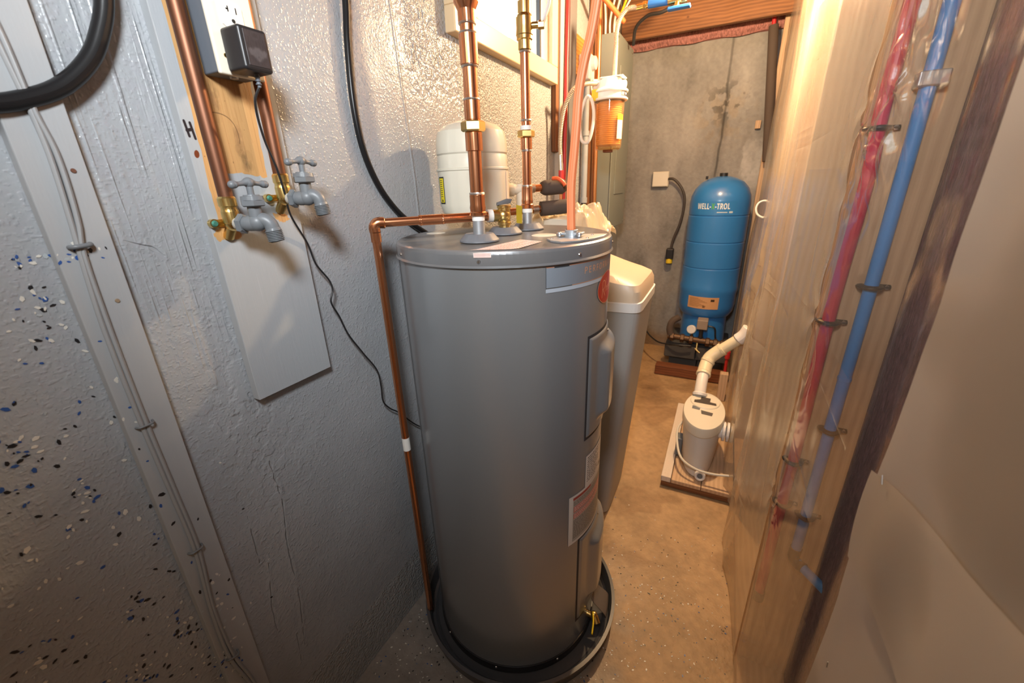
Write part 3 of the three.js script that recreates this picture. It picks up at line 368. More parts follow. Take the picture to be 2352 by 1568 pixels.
// ---------------------------------------------------------------- water heater
const AX = -0.4867, AZ = -0.927, R = 0.2587, D2R = Math.PI / 180;
const onR = (r, deg, y) => [AX + r * Math.sin(deg * D2R), y, AZ + r * Math.cos(deg * D2R)];
const patch = (r, a0, a1, y0, y1, na, ny, h = () => 0) => grid(na, ny, (u, v) => onR(r + h(u, v), a0 + (a1 - a0) * u, y0 + (y1 - y0) * v));
{
  const t = thing('water_heater', [AX, 0.012, AZ], 'tall grey cylindrical electric water heater standing in a black pan', 'water heater');
  part(t, 'jacket', [lathe([[R - 0.004, 0.034], [R, 0.038], [R, 1.215], [R - 0.004, 1.22]], [AX, 0, AZ], [0, 1, 0], 128, 0.4), patch(R + 0.0012, -47, -43.5, 0.04, 1.214, 3, 2, (u) => 0.0008 * Math.sin(u * Math.PI))], M.heater);
  part(t, 'base_ring', [lathe([[0, 0.012], [R + 0.004, 0.012], [R + 0.005, 0.02], [R + 0.003, 0.036], [R - 0.004, 0.037]], [AX, 0, AZ], [0, 1, 0], 96, 0.4)], M.black);
  part(t, 'lid', [lathe([[R - 0.001, 1.2095], [R + 0.0045, 1.2095], [R + 0.006, 1.211], [R + 0.0045, 1.2135], [R + 0.003, 1.215], [R + 0.003, 1.236], [R + 0.001, 1.2415], [R - 0.004, 1.244], [R - 0.012, 1.2435], [R - 0.016, 1.2425], [0, 1.2425]], [AX, 0, AZ], [0, 1, 0], 128, 0.35)], M.heaterTop);
  for (const a of [-33, 16.5, 63, 107, 152, 200, 246, 292]) { const p = onR(R + 0.0025, a, 1.2235), d = [Math.sin(a * D2R), 0, Math.cos(a * D2R)]; const s = part(t, 'screw', [lathe([[0, 0.0034], [0.0028, 0.0028], [0.0042, 0.0008], [0.0045, 0]], p, d, 18)], M.steel); part(s, 'slot', [rod(onR(R + 0.0058, a, 1.2213), onR(R + 0.0058, a, 1.2257), 0.0005, 6)], M.dark); }
  for (const a of [-29, 12, 53]) part(t, 'base_screw', [lathe([[0, 0.003], [0.003, 0.002], [0.004, 0]], onR(R + 0.004, a, 0.028), [Math.sin(a * D2R), 0, Math.cos(a * D2R)], 14)], M.steel);
  // printed band and oval badge
  const band = canvasTex(2048, 256, (c, w, h) => {
    const g = c.createLinearGradient(0, 0, 700, 0); g.addColorStop(0, '#8d97a3'); g.addColorStop(1, '#7c7f86'); c.fillStyle = g; c.fillRect(0, 0, w, h);
    c.fillStyle = '#b97f62'; c.fillRect(0, 0, w, 8); c.fillStyle = '#3c3d40'; c.fillRect(90, 0, 170, 14); c.fillRect(0, 0, 5, h);
    c.fillStyle = '#57534f'; c.fillRect(0, 206, w, 9); c.fillStyle = '#b98a6c'; c.fillRect(300, 206, w - 300, 9); c.fillStyle = '#b9c3cf'; c.fillRect(0, 217, w, 39);
    c.fillStyle = '#d59a70'; c.font = '96px sans-serif'; c.save(); c.translate(462, 122); c.scale(1.02, 1.0); let x = 0; for (const ch of 'PERFORMANCE') { c.fillText(ch, x, 0); x += c.measureText(ch).width + 14; } c.restore();
  });
  part(t, 'printed_band', [patch(R + 0.0009, 45.4, 140, 1.1545, 1.206, 60, 2)], mat(1, 1, 1, 0.3, 0.25, { map: band }), 'silver printed band lettered along its top');
  const oval = canvasTex(768, 512, (c, w, h) => {
    c.fillStyle = '#c98a66'; c.fillRect(0, 0, w, h); c.fillStyle = '#b8170f'; c.beginPath(); c.ellipse(w / 2, h / 2, w / 2 - 16, h / 2 - 14, 0, 0, 7); c.fill();
    c.strokeStyle = '#e0a07c'; c.lineCap = 'round'; c.lineWidth = 15; c.beginPath(); c.moveTo(170, 395); c.lineTo(178, 170); c.bezierCurveTo(180, 120, 290, 110, 288, 195); c.bezierCurveTo(286, 255, 230, 268, 200, 270); c.lineTo(305, 385); c.stroke();
    c.lineWidth = 13; c.beginPath(); c.moveTo(335, 110); c.lineTo(325, 325); c.moveTo(328, 280); c.bezierCurveTo(350, 235, 390, 235, 388, 280); c.lineTo(384, 325); c.stroke();
    for (const x of [412, 500]) { c.beginPath(); c.moveTo(x + 4, 282); c.lineTo(x + 66, 276); c.bezierCurveTo(x + 62, 232, x + 8, 236, x + 4, 285); c.bezierCurveTo(x + 4, 335, x + 50, 336, x + 70, 312); c.stroke(); }
    c.beginPath(); c.moveTo(592, 325); c.lineTo(596, 250); c.moveTo(596, 275); c.bezierCurveTo(612, 238, 640, 244, 638, 280); c.lineTo(636, 325); c.moveTo(638, 280); c.bezierCurveTo(654, 238, 684, 244, 680, 280); c.lineTo(678, 325); c.stroke();
  });
  part(t, 'badge', [grid(48, 12, (u, v) => { const a = u * Math.PI * 2; return onR(R + 0.0016, 91.2 + 12.6 * v * Math.cos(a), 1.133 + 0.0375 * v * Math.sin(a)); }, (u, v) => [0.5 + 0.5 * v * Math.cos(u * Math.PI * 2), 0.5 + 0.5 * v * Math.sin(u * Math.PI * 2)])], mat(1, 1, 1, 0.3, 0, { map: oval }), 'red oval badge with script lettering');
  // access panels
  const bump = (u, v, mu, mv, h) => 0.0035 + h * sm(mu * 0.62, mu * 1.35, u) * sm(mu * 0.62, mu * 1.35, 1 - u) * sm(mv * 0.62, mv * 1.3, v) * sm(mv * 0.62, mv * 1.3, 1 - v) - 0.0045 * (1 - sm(0, 0.03, Math.min(u, 1 - u, v * 1.6, (1 - v) * 1.6)));
  for (const [y0, y1, a0, a1] of [[0.765, 1.03, 72.5, 135], [0.128, 0.445, 70, 138]]) {
    const pn = part(t, 'access_panel', [patch(R + 0.0005, a0, a1, y0, y1, 70, 90, (u, v) => bump(u, v, 0.2, 0.16, 0.02))], M.heater);
    part(t, 'panel_shadow_gap', [patch(R + 0.0006, a0 - 1.1, a1 + 1.1, y0 - 0.006, y1 + 0.006, 30, 2)], mat(0.03, 0.03, 0.035, 0.6), 'dark rim painted for the shade in the panel gap');  // dark patch stands in for the shadow line around each panel
    for (const yy of [y0 + 0.018, y1 - 0.018]) part(pn, 'screw', [lathe([[0, 0.003], [0.0025, 0.0024], [0.004, 0]], onR(R + 0.0035, 100, yy), [Math.sin(100 * D2R), 0, Math.cos(100 * D2R)], 14)], M.steel);
  }
  const lines = (c, x, y, w, n, dy, col, fs) => { c.fillStyle = col; for (let i = 0; i < n; i++) { let k = x; const end = x + w * (i % 4 === 3 ? 0.7 : 1); while (k < end - 10) { const l = rr(8, 34); c.fillRect(k, y + i * dy, Math.min(l, end - k), fs); k += l + rr(4, 8); } } };
  const lab1 = canvasTex(512, 512, (c, w, h) => { c.fillStyle = '#d9d3cc'; c.fillRect(0, 0, w, h); lines(c, 24, 40, 220, 12, 34, '#4b4744', 15); lines(c, 280, 60, 200, 6, 30, '#8a8580', 8); c.fillStyle = '#5a5550'; c.fillRect(270, 380, 60, 70); c.strokeStyle = '#7a746e'; c.lineWidth = 6; c.beginPath(); c.arc(410, 300, 60, 0, 7); c.stroke(); });
  const lab2 = canvasTex(1024, 512, (c, w, h) => { c.fillStyle = '#d8d2cb'; c.fillRect(0, 0, w, h); c.fillStyle = '#a9a49c'; c.fillRect(60, 24, w - 90, h - 48); c.fillStyle = '#a4433c'; c.fillRect(60, 24, 320, 26); lines(c, 70, 66, 900, 3, 16, '#5d5751', 7); c.fillStyle = '#c0665c'; c.fillRect(70, 118, 880, 60); lines(c, 80, 128, 860, 3, 16, '#e5d6cf', 7); c.fillStyle = '#c0665c'; c.fillRect(70, 192, 880, 54); lines(c, 80, 200, 860, 3, 16, '#e8d9d2', 7); lines(c, 70, 262, 900, 12, 17, '#5d5751', 8); });
  part(t, 'rating_label', [patch(R + 0.0008, 74, 112, 0.607, 0.707, 24, 4)], mat(1, 1, 1, 0.5, 0, { map: lab1 }), 'small white printed rating label'); part(t, 'warning_label', [patch(R + 0.001, 60.3, 116, 0.45, 0.611, 36, 4)], mat(1, 1, 1, 0.5, 0, { map: lab2 }), 'large printed warning label with red blocks');
  // on the lid
  const topDisc = (x, z, r, y = 1.2432) => lathe([[0, 0.0012], [r * 0.9, 0.001], [r, 0]], [x, y - 0.0006, z], [0, 1, 0], 32);
  part(t, 'lid_plug', [topDisc(-0.7, -0.935, 0.026)], M.ivory); part(t, 'lid_plug', [topDisc(-0.388, -0.95, 0.032)], M.ivory);
  const warn = canvasTex(512, 256, (c, w, h) => { c.fillStyle = '#e4d6cf'; c.fillRect(0, 0, w, h); c.strokeStyle = '#b4564b'; c.lineWidth = 6; for (let x = -20; x < w + 20; x += 26) { c.beginPath(); c.moveTo(x, 0); c.lineTo(x + 16, 30); c.moveTo(x, h); c.lineTo(x + 16, h - 30); c.stroke(); } lines(c, 20, 48, 470, 9, 18, '#c07468', 8); });
  const q0 = [-0.432, -0.672], q1 = [-0.358, -0.65], q2 = [-0.345, -0.835], q3 = [-0.408, -0.856];
  part(t, 'lid_sticker', [grid(14, 14, (u, v) => { const x = mixv(mixv(q0[0], q1[0], v), mixv(q3[0], q2[0], v), u), z = mixv(mixv(q0[1], q1[1], v), mixv(q3[1], q2[1], v), u); const d = Math.hypot(x - AX, z - AZ), k = d > R - 0.006 ? (R - 0.006) / d : 1; return [AX + (x - AX) * k, 1.2436 + 0.0012 * sm(R - 0.02, R - 0.014, d), AZ + (z - AZ) * k]; }), patch(R + 0.0042, 14.5, 22, 1.2315, 1.2405, 4, 2)], mat(1, 1, 1, 0.3, 0, { map: warn }), 'white and red warning sticker');
  const pl = extrude([[-0.346, -0.862], [-0.325, -0.832], [-0.296, -0.818], [-0.268, -0.845], [-0.25, -0.885], [-0.239, -0.93], [-0.2415, -0.972], [-0.265, -0.968], [-0.315, -0.95]], 0.0025, (a, b, c) => [a, 1.2435 + c, b], 0.0008);
  const plate = part(t, 'wiring_cover', [pl], M.galv); for (const [x, z] of [[-0.333, -0.858], [-0.262, -0.885], [-0.268, -0.945]]) part(plate, 'screw', [lathe([[0, 0.003], [0.003, 0.002], [0.004, 0]], [x, 1.246, z], [0, 1, 0], 14)], M.steel);
  const cl = part(t, 'cable_clamp', [lathe([[0.0155, 0], [0.0165, 0.002], [0.0165, 0.005], [0.0145, 0.006], [0.0145, 0.016], [0.0125, 0.017]], [-0.304, 1.2455, -0.902], [0, 1, 0], 24), box(-0.332, -0.276, 1.25, 1.257, -0.914, -0.89, 0.003)], M.galv);
  part(cl, 'screw', [rod([-0.326, 1.2535, -0.902], [-0.326, 1.2535, -0.882], 0.0038, 10), ballAt(-0.326, 1.2535, -0.881, 0.006, 1, 1, 0.5)], M.steel); part(cl, 'screw', [rod([-0.281, 1.2535, -0.902], [-0.281, 1.2535, -0.884], 0.0038, 10), ballAt(-0.281, 1.2535, -0.883, 0.006, 1, 1, 0.5)], M.steel);
  for (const [z, n] of [[-0.809, 1], [-1.061, 1], [-0.953, 0]]) {
    const x = z === -0.953 ? -0.498 : z === -0.809 ? -0.487 : -0.483;
    part(t, 'collar', [lathe([[0.012, 0.016], [0.03, 0.0175], [0.032, 0.0165], [0.044, 0.004], [0.0445, 0.001], [0.043, 0]], [x, 1.2435, z], [0, 1, 0], 36, 0.4)], M.collar);
    if (n) part(t, 'nipple', [rod([x, 1.245, z], [x, 1.298, z], 0.0132, 24)], M.galv); 
    if (n) part(t, 'nipple_liner', [rod([x, 1.288, z], [x, 1.299, z], 0.0139, 24)], M.white);
  }
  const rv = part(t, 'relief_valve', [lathe([[0, 0], [0.0135, 0], [0.0135, 0.01], [0.017, 0.011], [0.017, 0.017], [0.0155, 0.018], [0.0155, 0.05], [0.018, 0.051], [0.018, 0.056], [0.015, 0.058], [0, 0.058]], [-0.498, 1.255, -0.953], [0, 1, 0], 28, 0.4), rod([-0.498, 1.288, -0.953], [-0.524, 1.289, -0.924], 0.0145, 20), ballAt(-0.5, 1.288, -0.951, 0.0195)], M.brass);
  part(rv, 'thread_tape', [rod([-0.519, 1.289, -0.929], [-0.5275, 1.289, -0.9195], 0.0155, 20)], M.white);
  part(rv, 'lever', [extrude([[-0.022, 0], [0.012, 0.004], [0.016, 0.012], [0.004, 0.013], [-0.021, 0.005]], 0.012, (a, b, c) => [-0.498 + a * 0.7 + c * 0.5, 1.3135 + b, -0.953 - a * 0.7 + c * 0.6 - 0.006], 0.001)], mat(0.1, 0.1, 0.105, 0.45));
  part(rv, 'tag', [extrude([[0, 0], [0.014, -0.002], [0.015, 0.04], [0.0, 0.044]], 0.0008, (a, b, c) => [-0.474 + a * 0.8, 1.268 + b, -0.974 - a * 0.6 + c], 0)], mat(0.6, 0.47, 0.03, 0.3, 0, { transmission: 0.55, thickness: 0 }));
  // drain valve low on the right
  const dv = part(t, 'drain_valve', [rod(onR(R - 0.002, 86, 0.078), onR(R + 0.03, 86, 0.078), 0.0095, 18, 0.008), rod(onR(R + 0.024, 86, 0.08), onR(R + 0.036, 84, 0.066), 0.011, 18), ballAt(...onR(R + 0.022, 86, 0.084), 0.011)], M.brass); part(dv, 'handle', [sweep([onR(R + 0.018, 86, 0.092), onR(R + 0.03, 81, 0.088), onR(R + 0.042, 75, 0.078)], 0.0045, 16, 10, { flat: 0.6 })], M.yellow);
  part(t, 'drain_flap', [patch(R + 0.004, 91, 106, 0.05, 0.12, 10, 8, (u, v) => 0.05 * sm(1, 0.1, v)), patch(R + 0.0035, 91, 106, 0.048, 0.118, 10, 8, (u, v) => 0.05 * sm(1, 0.1, v))], mat(0.13, 0.11, 0.1, 0.5));
}
// drain pan
{
  const cx = -0.476, pz = AZ, t = thing('drain_pan', [cx, 0, pz], 'round black plastic drain pan under the water heater', 'pan'), r = 0.314;
  part(t, 'tray', [lathe([[0, 0.0], [r - 0.012, 0.0], [r - 0.004, 0.004], [r + 0.001, 0.046], [r + 0.002, 0.05], [r + 0.009, 0.053], [r + 0.009, 0.057], [r - 0.001, 0.058], [r - 0.004, 0.052], [r - 0.01, 0.011], [r - 0.016, 0.0085], [0, 0.0085]], [cx, 0.002, pz], [0, 1, 0], 96, 0.4)], M.pan);
  part(t, 'rib', [lathe([[r - 0.03, 0], [r - 0.024, 0.004], [r - 0.018, 0]], [cx, 0.01, pz], [0, 1, 0], 96)], M.pan);
}
// copper and cable over the heater
const band = (x, y, z, r) => ring([x, y, z], [0, 1, 0], r, 0.003, 0.006);
{
  const x = -0.487, z = -0.809, t = thing('hot_water_pipe', [x, 1.3, z], 'bright copper pipe with a brass union on the nearest heater nipple', 'pipe');
  part(t, 'pipe', [rod([x, 1.3, z], [x, 2.3, z], 0.0143, 28)], M.copper);
  part(t, 'adapter', [lathe([[0.014, 0], [0.0185, 0.001], [0.0185, 0.007], [0.0165, 0.009], [0.0175, 0.017], [0.0165, 0.024], [0.0165, 0.043], [0.0143, 0.045]], [x, 1.298, z], [0, 1, 0], 28, 0.4)], M.copper);
  part(t, 'solder_joint', [band(x, 1.341, z, 0.0168)], M.solder); part(t, 'solder_joint', [band(x, 1.5175, z, 0.0168)], M.solder); part(t, 'solder_joint', [band(x, 1.5745, z, 0.0168)], M.solder); part(t, 'solder_joint', [band(x, 1.628, z, 0.0172)], M.solder); part(t, 'solder_joint', [band(x, 1.644, z, 0.0172)], M.solder);
  part(t, 'union', [lathe([[0.0143, 0], [0.0178, 0.001], [0.0178, 0.034], [0.0168, 0.036]], [x, 1.4265, z], [0, 1, 0], 28, 0.4)], M.copper); part(t, 'union_nut', [hex([x, 1.463, z], [x, 1.483, z], 0.025)], M.brass);
  part(t, 'fitting', [rod([x, 1.485, z], [x, 1.519, z], 0.0162, 24)], M.copper); part(t, 'coupling', [lathe([[0.0143, 0], [0.0178, 0.002], [0.0178, 0.051], [0.0143, 0.053]], [x, 1.578, z], [0, 1, 0], 28, 0.4), lathe([[0.0143, 0], [0.017, 0.001], [0.017, 0.022], [0.0235, 0.034], [0.0235, 0.12]], [x, 1.645, z], [0, 1, 0], 28, 0.5)], M.copper);
}
{
  const x = -0.483, z = -1.061, t = thing('cold_water_pipe', [x, 1.3, z], 'copper pipe with a brass lever valve on the far heater nipple', 'pipe');
  part(t, 'pipe', [rod([x, 1.3, z], [x, 2.3, z], 0.0115, 24)], M.copper);
  part(t, 'adapter', [lathe([[0.012, 0], [0.0165, 0.001], [0.0165, 0.01], [0.0145, 0.012], [0.0155, 0.02], [0.0142, 0.026], [0.0142, 0.054], [0.0115, 0.056]], [x, 1.298, z], [0, 1, 0], 28, 0.4)], M.copper);
  part(t, 'solder_joint', [band(x, 1.352, z, 0.0138)], M.solder); part(t, 'solder_joint', [band(x, 1.506, z, 0.0138)], M.solder); part(t, 'solder_joint', [band(x, 1.437, z, 0.0138)], M.solder); part(t, 'solder_joint', [band(x, 1.652, z, 0.014)], M.solder);
  part(t, 'union', [lathe([[0.0115, 0], [0.0148, 0.001], [0.0148, 0.026], [0.0135, 0.028]], [x, 1.442, z], [0, 1, 0], 28, 0.4)], M.copper); part(t, 'union_nut', [hex([x, 1.47, z], [x, 1.487, z], 0.022)], M.brass); part(t, 'gasket', [rod([x, 1.487, z], [x, 1.497, z], 0.0145, 24)], M.white);
  const v = part(t, 'ball_valve', [lathe([[0.0125, 0], [0.0152, 0.001], [0.0152, 0.019], [0.0185, 0.021], [0.0185, 0.028], [0.02, 0.03], [0.0185, 0.044], [0.019, 0.05], [0.019, 0.064], [0.0175, 0.068], [0.0152, 0.071], [0.0152, 0.094], [0.012, 0.096]], [x, 1.658, z], [0, 1, 0], 28, 0.35), rod([x, 1.706, z], [x + 0.034, 1.706, z - 0.012], 0.0068, 14), hex([x + 0.03, 1.706, z - 0.011], [x + 0.044, 1.706, z - 0.016], 0.009)], M.brass);
  part(v, 'lever', [sweep([[x + 0.036, 1.704, z - 0.014], [x + 0.042, 1.716, z - 0.018], [x + 0.047, 1.735, z - 0.026], [x + 0.052, 1.76, z - 0.03], [x + 0.054, 1.84, z - 0.03]], (q) => mixv(0.008, 0.0095, q), 30, 12, { flat: 0.45 })], M.white);
}
single('discharge_pipe', [rod([-0.527, 1.289, -0.9195], [-0.632, 1.2885, -0.799], 0.0111, 22), rod([-0.632, 1.2885, -0.799], [-0.7, 1.288, -0.722], 0.0098, 22), ring([-0.6, 1.2885, -0.836], [-0.66, 0, 0.75], 0.0124, 0.002, 0.005), ring([-0.634, 1.2885, -0.797], [-0.66, 0, 0.75], 0.0124, 0.002, 0.005), rod([-0.598, 1.2885, -0.838], [-0.638, 1.2885, -0.792], 0.0118, 20), sweep([[-0.69, 1.288, -0.734], [-0.7, 1.288, -0.722], [-0.705, 1.28, -0.717], [-0.705, 1.268, -0.717]], 0.0125, 24, 18), rod([-0.705, 1.285, -0.717], [-0.705, 1.247, -0.717], 0.0118, 20), rod([-0.705, 1.26, -0.717], [-0.703, 0.062, -0.717], 0.0098, 22)], M.copper, 'thin copper discharge pipe bending down beside the heater into the pan', 'pipe');
scene.children.at(-1).userData.label = 'thin copper discharge pipe bending down beside the grey heater into the pan';
{ const o = scene.children.at(-1); const g = patch; void g; part(o, 'sticker', [lathe([[0.0104, 0], [0.0104, 0.04]], [-0.704, 0.685, -0.717], [0, 1, 0], 20)], M.white, 'small white barcode sticker'); }
single('red_cable', [sweep([[-0.304, 1.248, -0.902], [-0.306, 1.305, -0.902], [-0.3065, 1.356, -0.902], [-0.302, 1.415, -0.902], [-0.298, 1.469, -0.902], [-0.295, 1.52, -0.902], [-0.29, 1.554, -0.902], [-0.283, 1.585, -0.902], [-0.275, 1.612, -0.902], [-0.264, 1.67, -0.902], [-0.25, 1.78, -0.9], [-0.22, 2.3, -0.89]], (q, a) => 0.0088 + 0.0007 * Math.cos(a * 7), 90, 42)], mat(0.82, 0.24, 0.1, 0.5), 'orange-red ribbed cable rising from the clamp on the heater lid', 'cable');
// expansion tank
{
  const x = -0.662, z = -1.085, r = 0.1, t = thing('expansion_tank', [x, 1.26, z], 'cream expansion tank hanging behind the hot water pipe', 'tank');
  part(t, 'shell', [lathe([[0, 1.262], [0.04, 1.264], [0.075, 1.274], [0.093, 1.29], [r, 1.312], [r, 1.398], [r + 0.0025, 1.4], [r + 0.0025, 1.404], [r - 0.001, 1.406], [r - 0.002, 1.435], [r - 0.004, 1.439], [r - 0.001, 1.443], [r - 0.002, 1.475], [0.092, 1.497], [0.075, 1.512], [0.045, 1.522], [0.016, 1.525], [0.014, 1.527], [0, 1.527]], [x, 0, z], [0, 1, 0], 64, 0.5)], M.bone);
  part(t, 'neck', [rod([x, 1.524, z], [x, 1.545, z], 0.0125, 18)], M.white); part(t, 'brass_nut', [hex([x, 1.545, z], [x, 1.558, z], 0.0145), hex([x, 1.561, z], [x, 1.572, z], 0.0145)], M.brass); part(t, 'pipe', [rod([x, 1.57, z], [x, 1.62, z], 0.0125, 18)], M.copper); part(t, 'riser', [rod([x, 1.62, z], [x, 2.3, z], 0.0112, 18)], M.copperOld);
  const yl = canvasTex(128, 256, (c, w, h) => { c.fillStyle = '#e6d21c'; c.fillRect(0, 0, w, h); c.strokeStyle = '#222'; c.lineWidth = 14; c.strokeRect(6, 6, w - 12, h - 12); c.fillStyle = '#333'; for (let i = 0; i < 9; i++) c.fillRect(26, 30 + i * 19, 60, 6); c.fillStyle = '#111'; c.beginPath(); c.moveTo(40, 235); c.lineTo(90, 235); c.lineTo(65, 205); c.fill(); });
  const pl = (a0, a1, y0, y1) => grid(10, 2, (u, v) => { const a = (a0 + (a1 - a0) * u) * D2R; return [x + (r + 0.001) * Math.sin(a), y0 + (y1 - y0) * v, z + (r + 0.001) * Math.cos(a)]; });
  part(t, 'warning_label', [pl(-38, -22, 1.315, 1.385)], mat(1, 1, 1, 0.5, 0, { map: yl }), 'yellow warning label'); part(t, 'paper_label', [pl(95, 118, 1.31, 1.395)], mat(0.75, 0.6, 0.54, 0.6), 'pale pink label');
}

// ---------------------------------------------------------------- water softener behind the heater
{
  const t = thing('water_softener', [-0.46, 0, -1.58], 'grey cabinet water softener with a tan lid and white band behind the heater', 'water softener');
  part(t, 'cabinet', [loft([{ y: 0.002, x: -0.475, z: -1.575, hx: 0.17, hz: 0.15, r: 0.05 }, { y: 0.012, x: -0.475, z: -1.575, hx: 0.185, hz: 0.165, r: 0.05 }, { y: 0.5, x: -0.465, z: -1.578, hx: 0.212, hz: 0.172, r: 0.045 }, { y: 0.93, x: -0.46, z: -1.58, hx: 0.236, hz: 0.179, r: 0.04 }], 96)], M.softBody);
  part(t, 'band', [loft([{ y: 0.928, x: -0.46, z: -1.58, hx: 0.238, hz: 0.181, r: 0.04 }, { y: 0.93, x: -0.46, z: -1.58, hx: 0.241, hz: 0.184, r: 0.04 }, { y: 0.962, x: -0.46, z: -1.58, hx: 0.241, hz: 0.184, r: 0.04 }, { y: 0.964, x: -0.46, z: -1.58, hx: 0.237, hz: 0.18, r: 0.04 }], 96)], M.softBand);
  const dy = (x) => 0.09 * sm(-0.22, -0.6, x);
  part(t, 'lid', [loft([{ y: 0.964, x: -0.46, z: -1.58, hx: 0.236, hz: 0.179, r: 0.04 }, { y: 1.0, x: -0.46, z: -1.58, hx: 0.234, hz: 0.178, r: 0.04 }, { y: 1.02, x: -0.46, z: -1.58, hx: 0.226, hz: 0.17, r: 0.05, dy: (x) => dy(x) * 0.6 }, { y: 1.03, x: -0.462, z: -1.582, hx: 0.205, hz: 0.15, r: 0.05, dy }, { y: 1.032, x: -0.465, z: -1.584, hx: 0.15, hz: 0.1, r: 0.05, dy }], 96)], M.softLid);
  part(t, 'valve_cover', [loft([{ y: 1.05, x: -0.575, z: -1.6, hx: 0.11, hz: 0.13, r: 0.04 }, { y: 1.2, x: -0.575, z: -1.6, hx: 0.108, hz: 0.13, r: 0.04 }, { y: 1.235, x: -0.565, z: -1.6, hx: 0.085, hz: 0.11, r: 0.04, dy: (x) => 0.25 * (x + 0.565) * -0.2 }, { y: 1.242, x: -0.565, z: -1.6, hx: 0.05, hz: 0.07, r: 0.04 }], 80)], M.cream);
}
single('plastic_bag', [grid(44, 40, (u, v) => { const x = -0.72 + 0.325 * u, z = -1.44 - 0.3 * v, e = Math.min(u, 1 - u, v, 1 - v); return [x + 0.02 * (fbm(u * 9 + 3, v * 9, 3) - 0.5), 1.135 + 0.1 * sm(0, 0.22, e) + 0.06 * (Math.abs(fbm(u * 7, v * 7 + 5, 3) - 0.5) * 2) + 0.02 * sm(0.4, 0.9, u), z]; })], new THREE.MeshPhysicalMaterial({ color: new THREE.Color().setRGB(0.85, 0.76, 0.6), roughness: 0.25, transmission: 0.45, thickness: 0, side: THREE.DoubleSide }), 'crumpled clear plastic bag draped over the softener valve', 'bag');
// pipes into the softener
{
  const t = thing('insulated_bypass_pipe', [-0.6, 1.345, -1.45], 'upper softener pipe with black foam, pale fitting and orange lever', 'pipe');
  part(t, 'pale_fitting', [rod([-0.705, 1.342, -1.35], [-0.63, 1.344, -1.42], 0.017, 20), rod([-0.7, 1.342, -1.355], [-0.68, 1.342, -1.374], 0.022, 20), rod([-0.66, 1.36, -1.392], [-0.66, 1.29, -1.392], 0.015, 18)], M.cream);
  part(t, 'pipe', [rod([-0.63, 1.344, -1.42], [-0.54, 1.348, -1.51], 0.0125, 18)], M.copper); part(t, 'joint', [rod([-0.632, 1.344, -1.418], [-0.622, 1.3445, -1.428], 0.0155, 18)], M.solder);
  part(t, 'foam_sleeve', [sweep([[-0.603, 1.345, -1.447], [-0.58, 1.345, -1.47], [-0.55, 1.347, -1.5], [-0.535, 1.345, -1.515]], (q) => 0.026 * Math.min(1, 0.75 + q * 2, 0.6 + (1 - q) * 3), 20, 20)], M.foam);
  part(t, 'lever', [sweep([[-0.563, 1.375, -1.455], [-0.545, 1.374, -1.455], [-0.526, 1.362, -1.458], [-0.518, 1.35, -1.46]], 0.0095, 24, 12, { flat: 0.7 })], M.orange);
}
{
  const t = thing('insulated_lower_pipe', [-0.6, 1.275, -1.45], 'lower softener pipe with a yellow band and black foam sleeve', 'pipe');
  part(t, 'pipe', [rod([-0.7, 1.268, -1.36], [-0.52, 1.279, -1.5], 0.0125, 18)], M.copper); part(t, 'yellow_band', [rod([-0.643, 1.2715, -1.404], [-0.628, 1.2725, -1.416], 0.0155, 18)], M.yellow); part(t, 'joint', [rod([-0.624, 1.2725, -1.419], [-0.608, 1.2735, -1.431], 0.0155, 18)], M.solder);
  part(t, 'foam_sleeve', [sweep([[-0.602, 1.274, -1.436], [-0.57, 1.276, -1.46], [-0.53, 1.279, -1.492], [-0.518, 1.279, -1.502]], (q) => 0.0255 * Math.min(1, 0.6 + (1 - q) * 4), 24, 20)], M.foam);
}
// ---------------------------------------------------------------- things on the far left wall
single('window_strip', [box(XL, XL + 0.024, 1.5, 2.4, -2.072, -2.034, 0.003)], M.oldWood, 'dark brown wood strip along the right edge of the window', 'board');
single('painted_post', [box(XL, XL + 0.03, 1.1, 2.4, -2.185, -2.074, 0.003)], mat(0.5, 0.44, 0.36, 0.6), 'tan-painted flat post between the window strip and the red pipe', 'post');
single('grey_wall_channel', [extrude([[0, 0], [0.03, 0], [0.03, -0.1], [0, -0.1], [0, -0.094], [0.024, -0.094], [0.024, -0.006], [0, -0.006]], 1.3, (a, b, c) => [XL + a, 1.1 + c, -2.195 + b])], mat(0.12, 0.12, 0.125, 0.6), 'dark grey metal channel standing on the wall behind the red pipe', 'channel');
{
  const t = thing('red_riser_pipe', [-0.75, 1.42, -2.03], 'thin red plastic pipe rising beside the tan post, red coupling at its foot', 'pipe');
  part(t, 'pipe', [rod([-0.754, 1.25, -2.1], [-0.754, 2.4, -2.14], 0.0085, 16)], M.red);
  part(t, 'coupling', [rod([-0.731, 1.33, -2.0], [-0.731, 1.415, -2.0], 0.0125, 18)], M.red); part(t, 'tail', [rod([-0.728, 1.2, -2.0], [-0.731, 1.335, -2.0], 0.008, 14)], M.copper);
  part(t, 'ferrule', [rod([-0.731, 1.412, -2.0], [-0.733, 1.445, -2.0], 0.0115, 16)], M.steel);
}
single('plywood_piece', [box(XL, XL + 0.02, 1.872, 2.045, -2.62, -2.262, 0.002, 2)], mat(0.95, 0.72, 0.3, 0.6, 0, { map: pineT }), 'yellow plywood piece fixed high on the wall behind the red pipe', 'board');
single('panel_backing_board', [box(XL + 0.004, XL + 0.022, 0.97, 2.4, -3.2, -2.585, 0.002)], M.oldWood, 'dark brown backing board behind the grey breaker panel', 'board');
single('copper_riser', [rod([-0.742, 1.12, -2.63], [-0.74, 2.4, -2.59], 0.0125, 18)], M.copperOld, 'long copper pipe standing just left of the breaker panel', 'pipe');
scene.children.at(-1).material = mat(0.62, 0.3, 0.13, 0.3, 0.85);
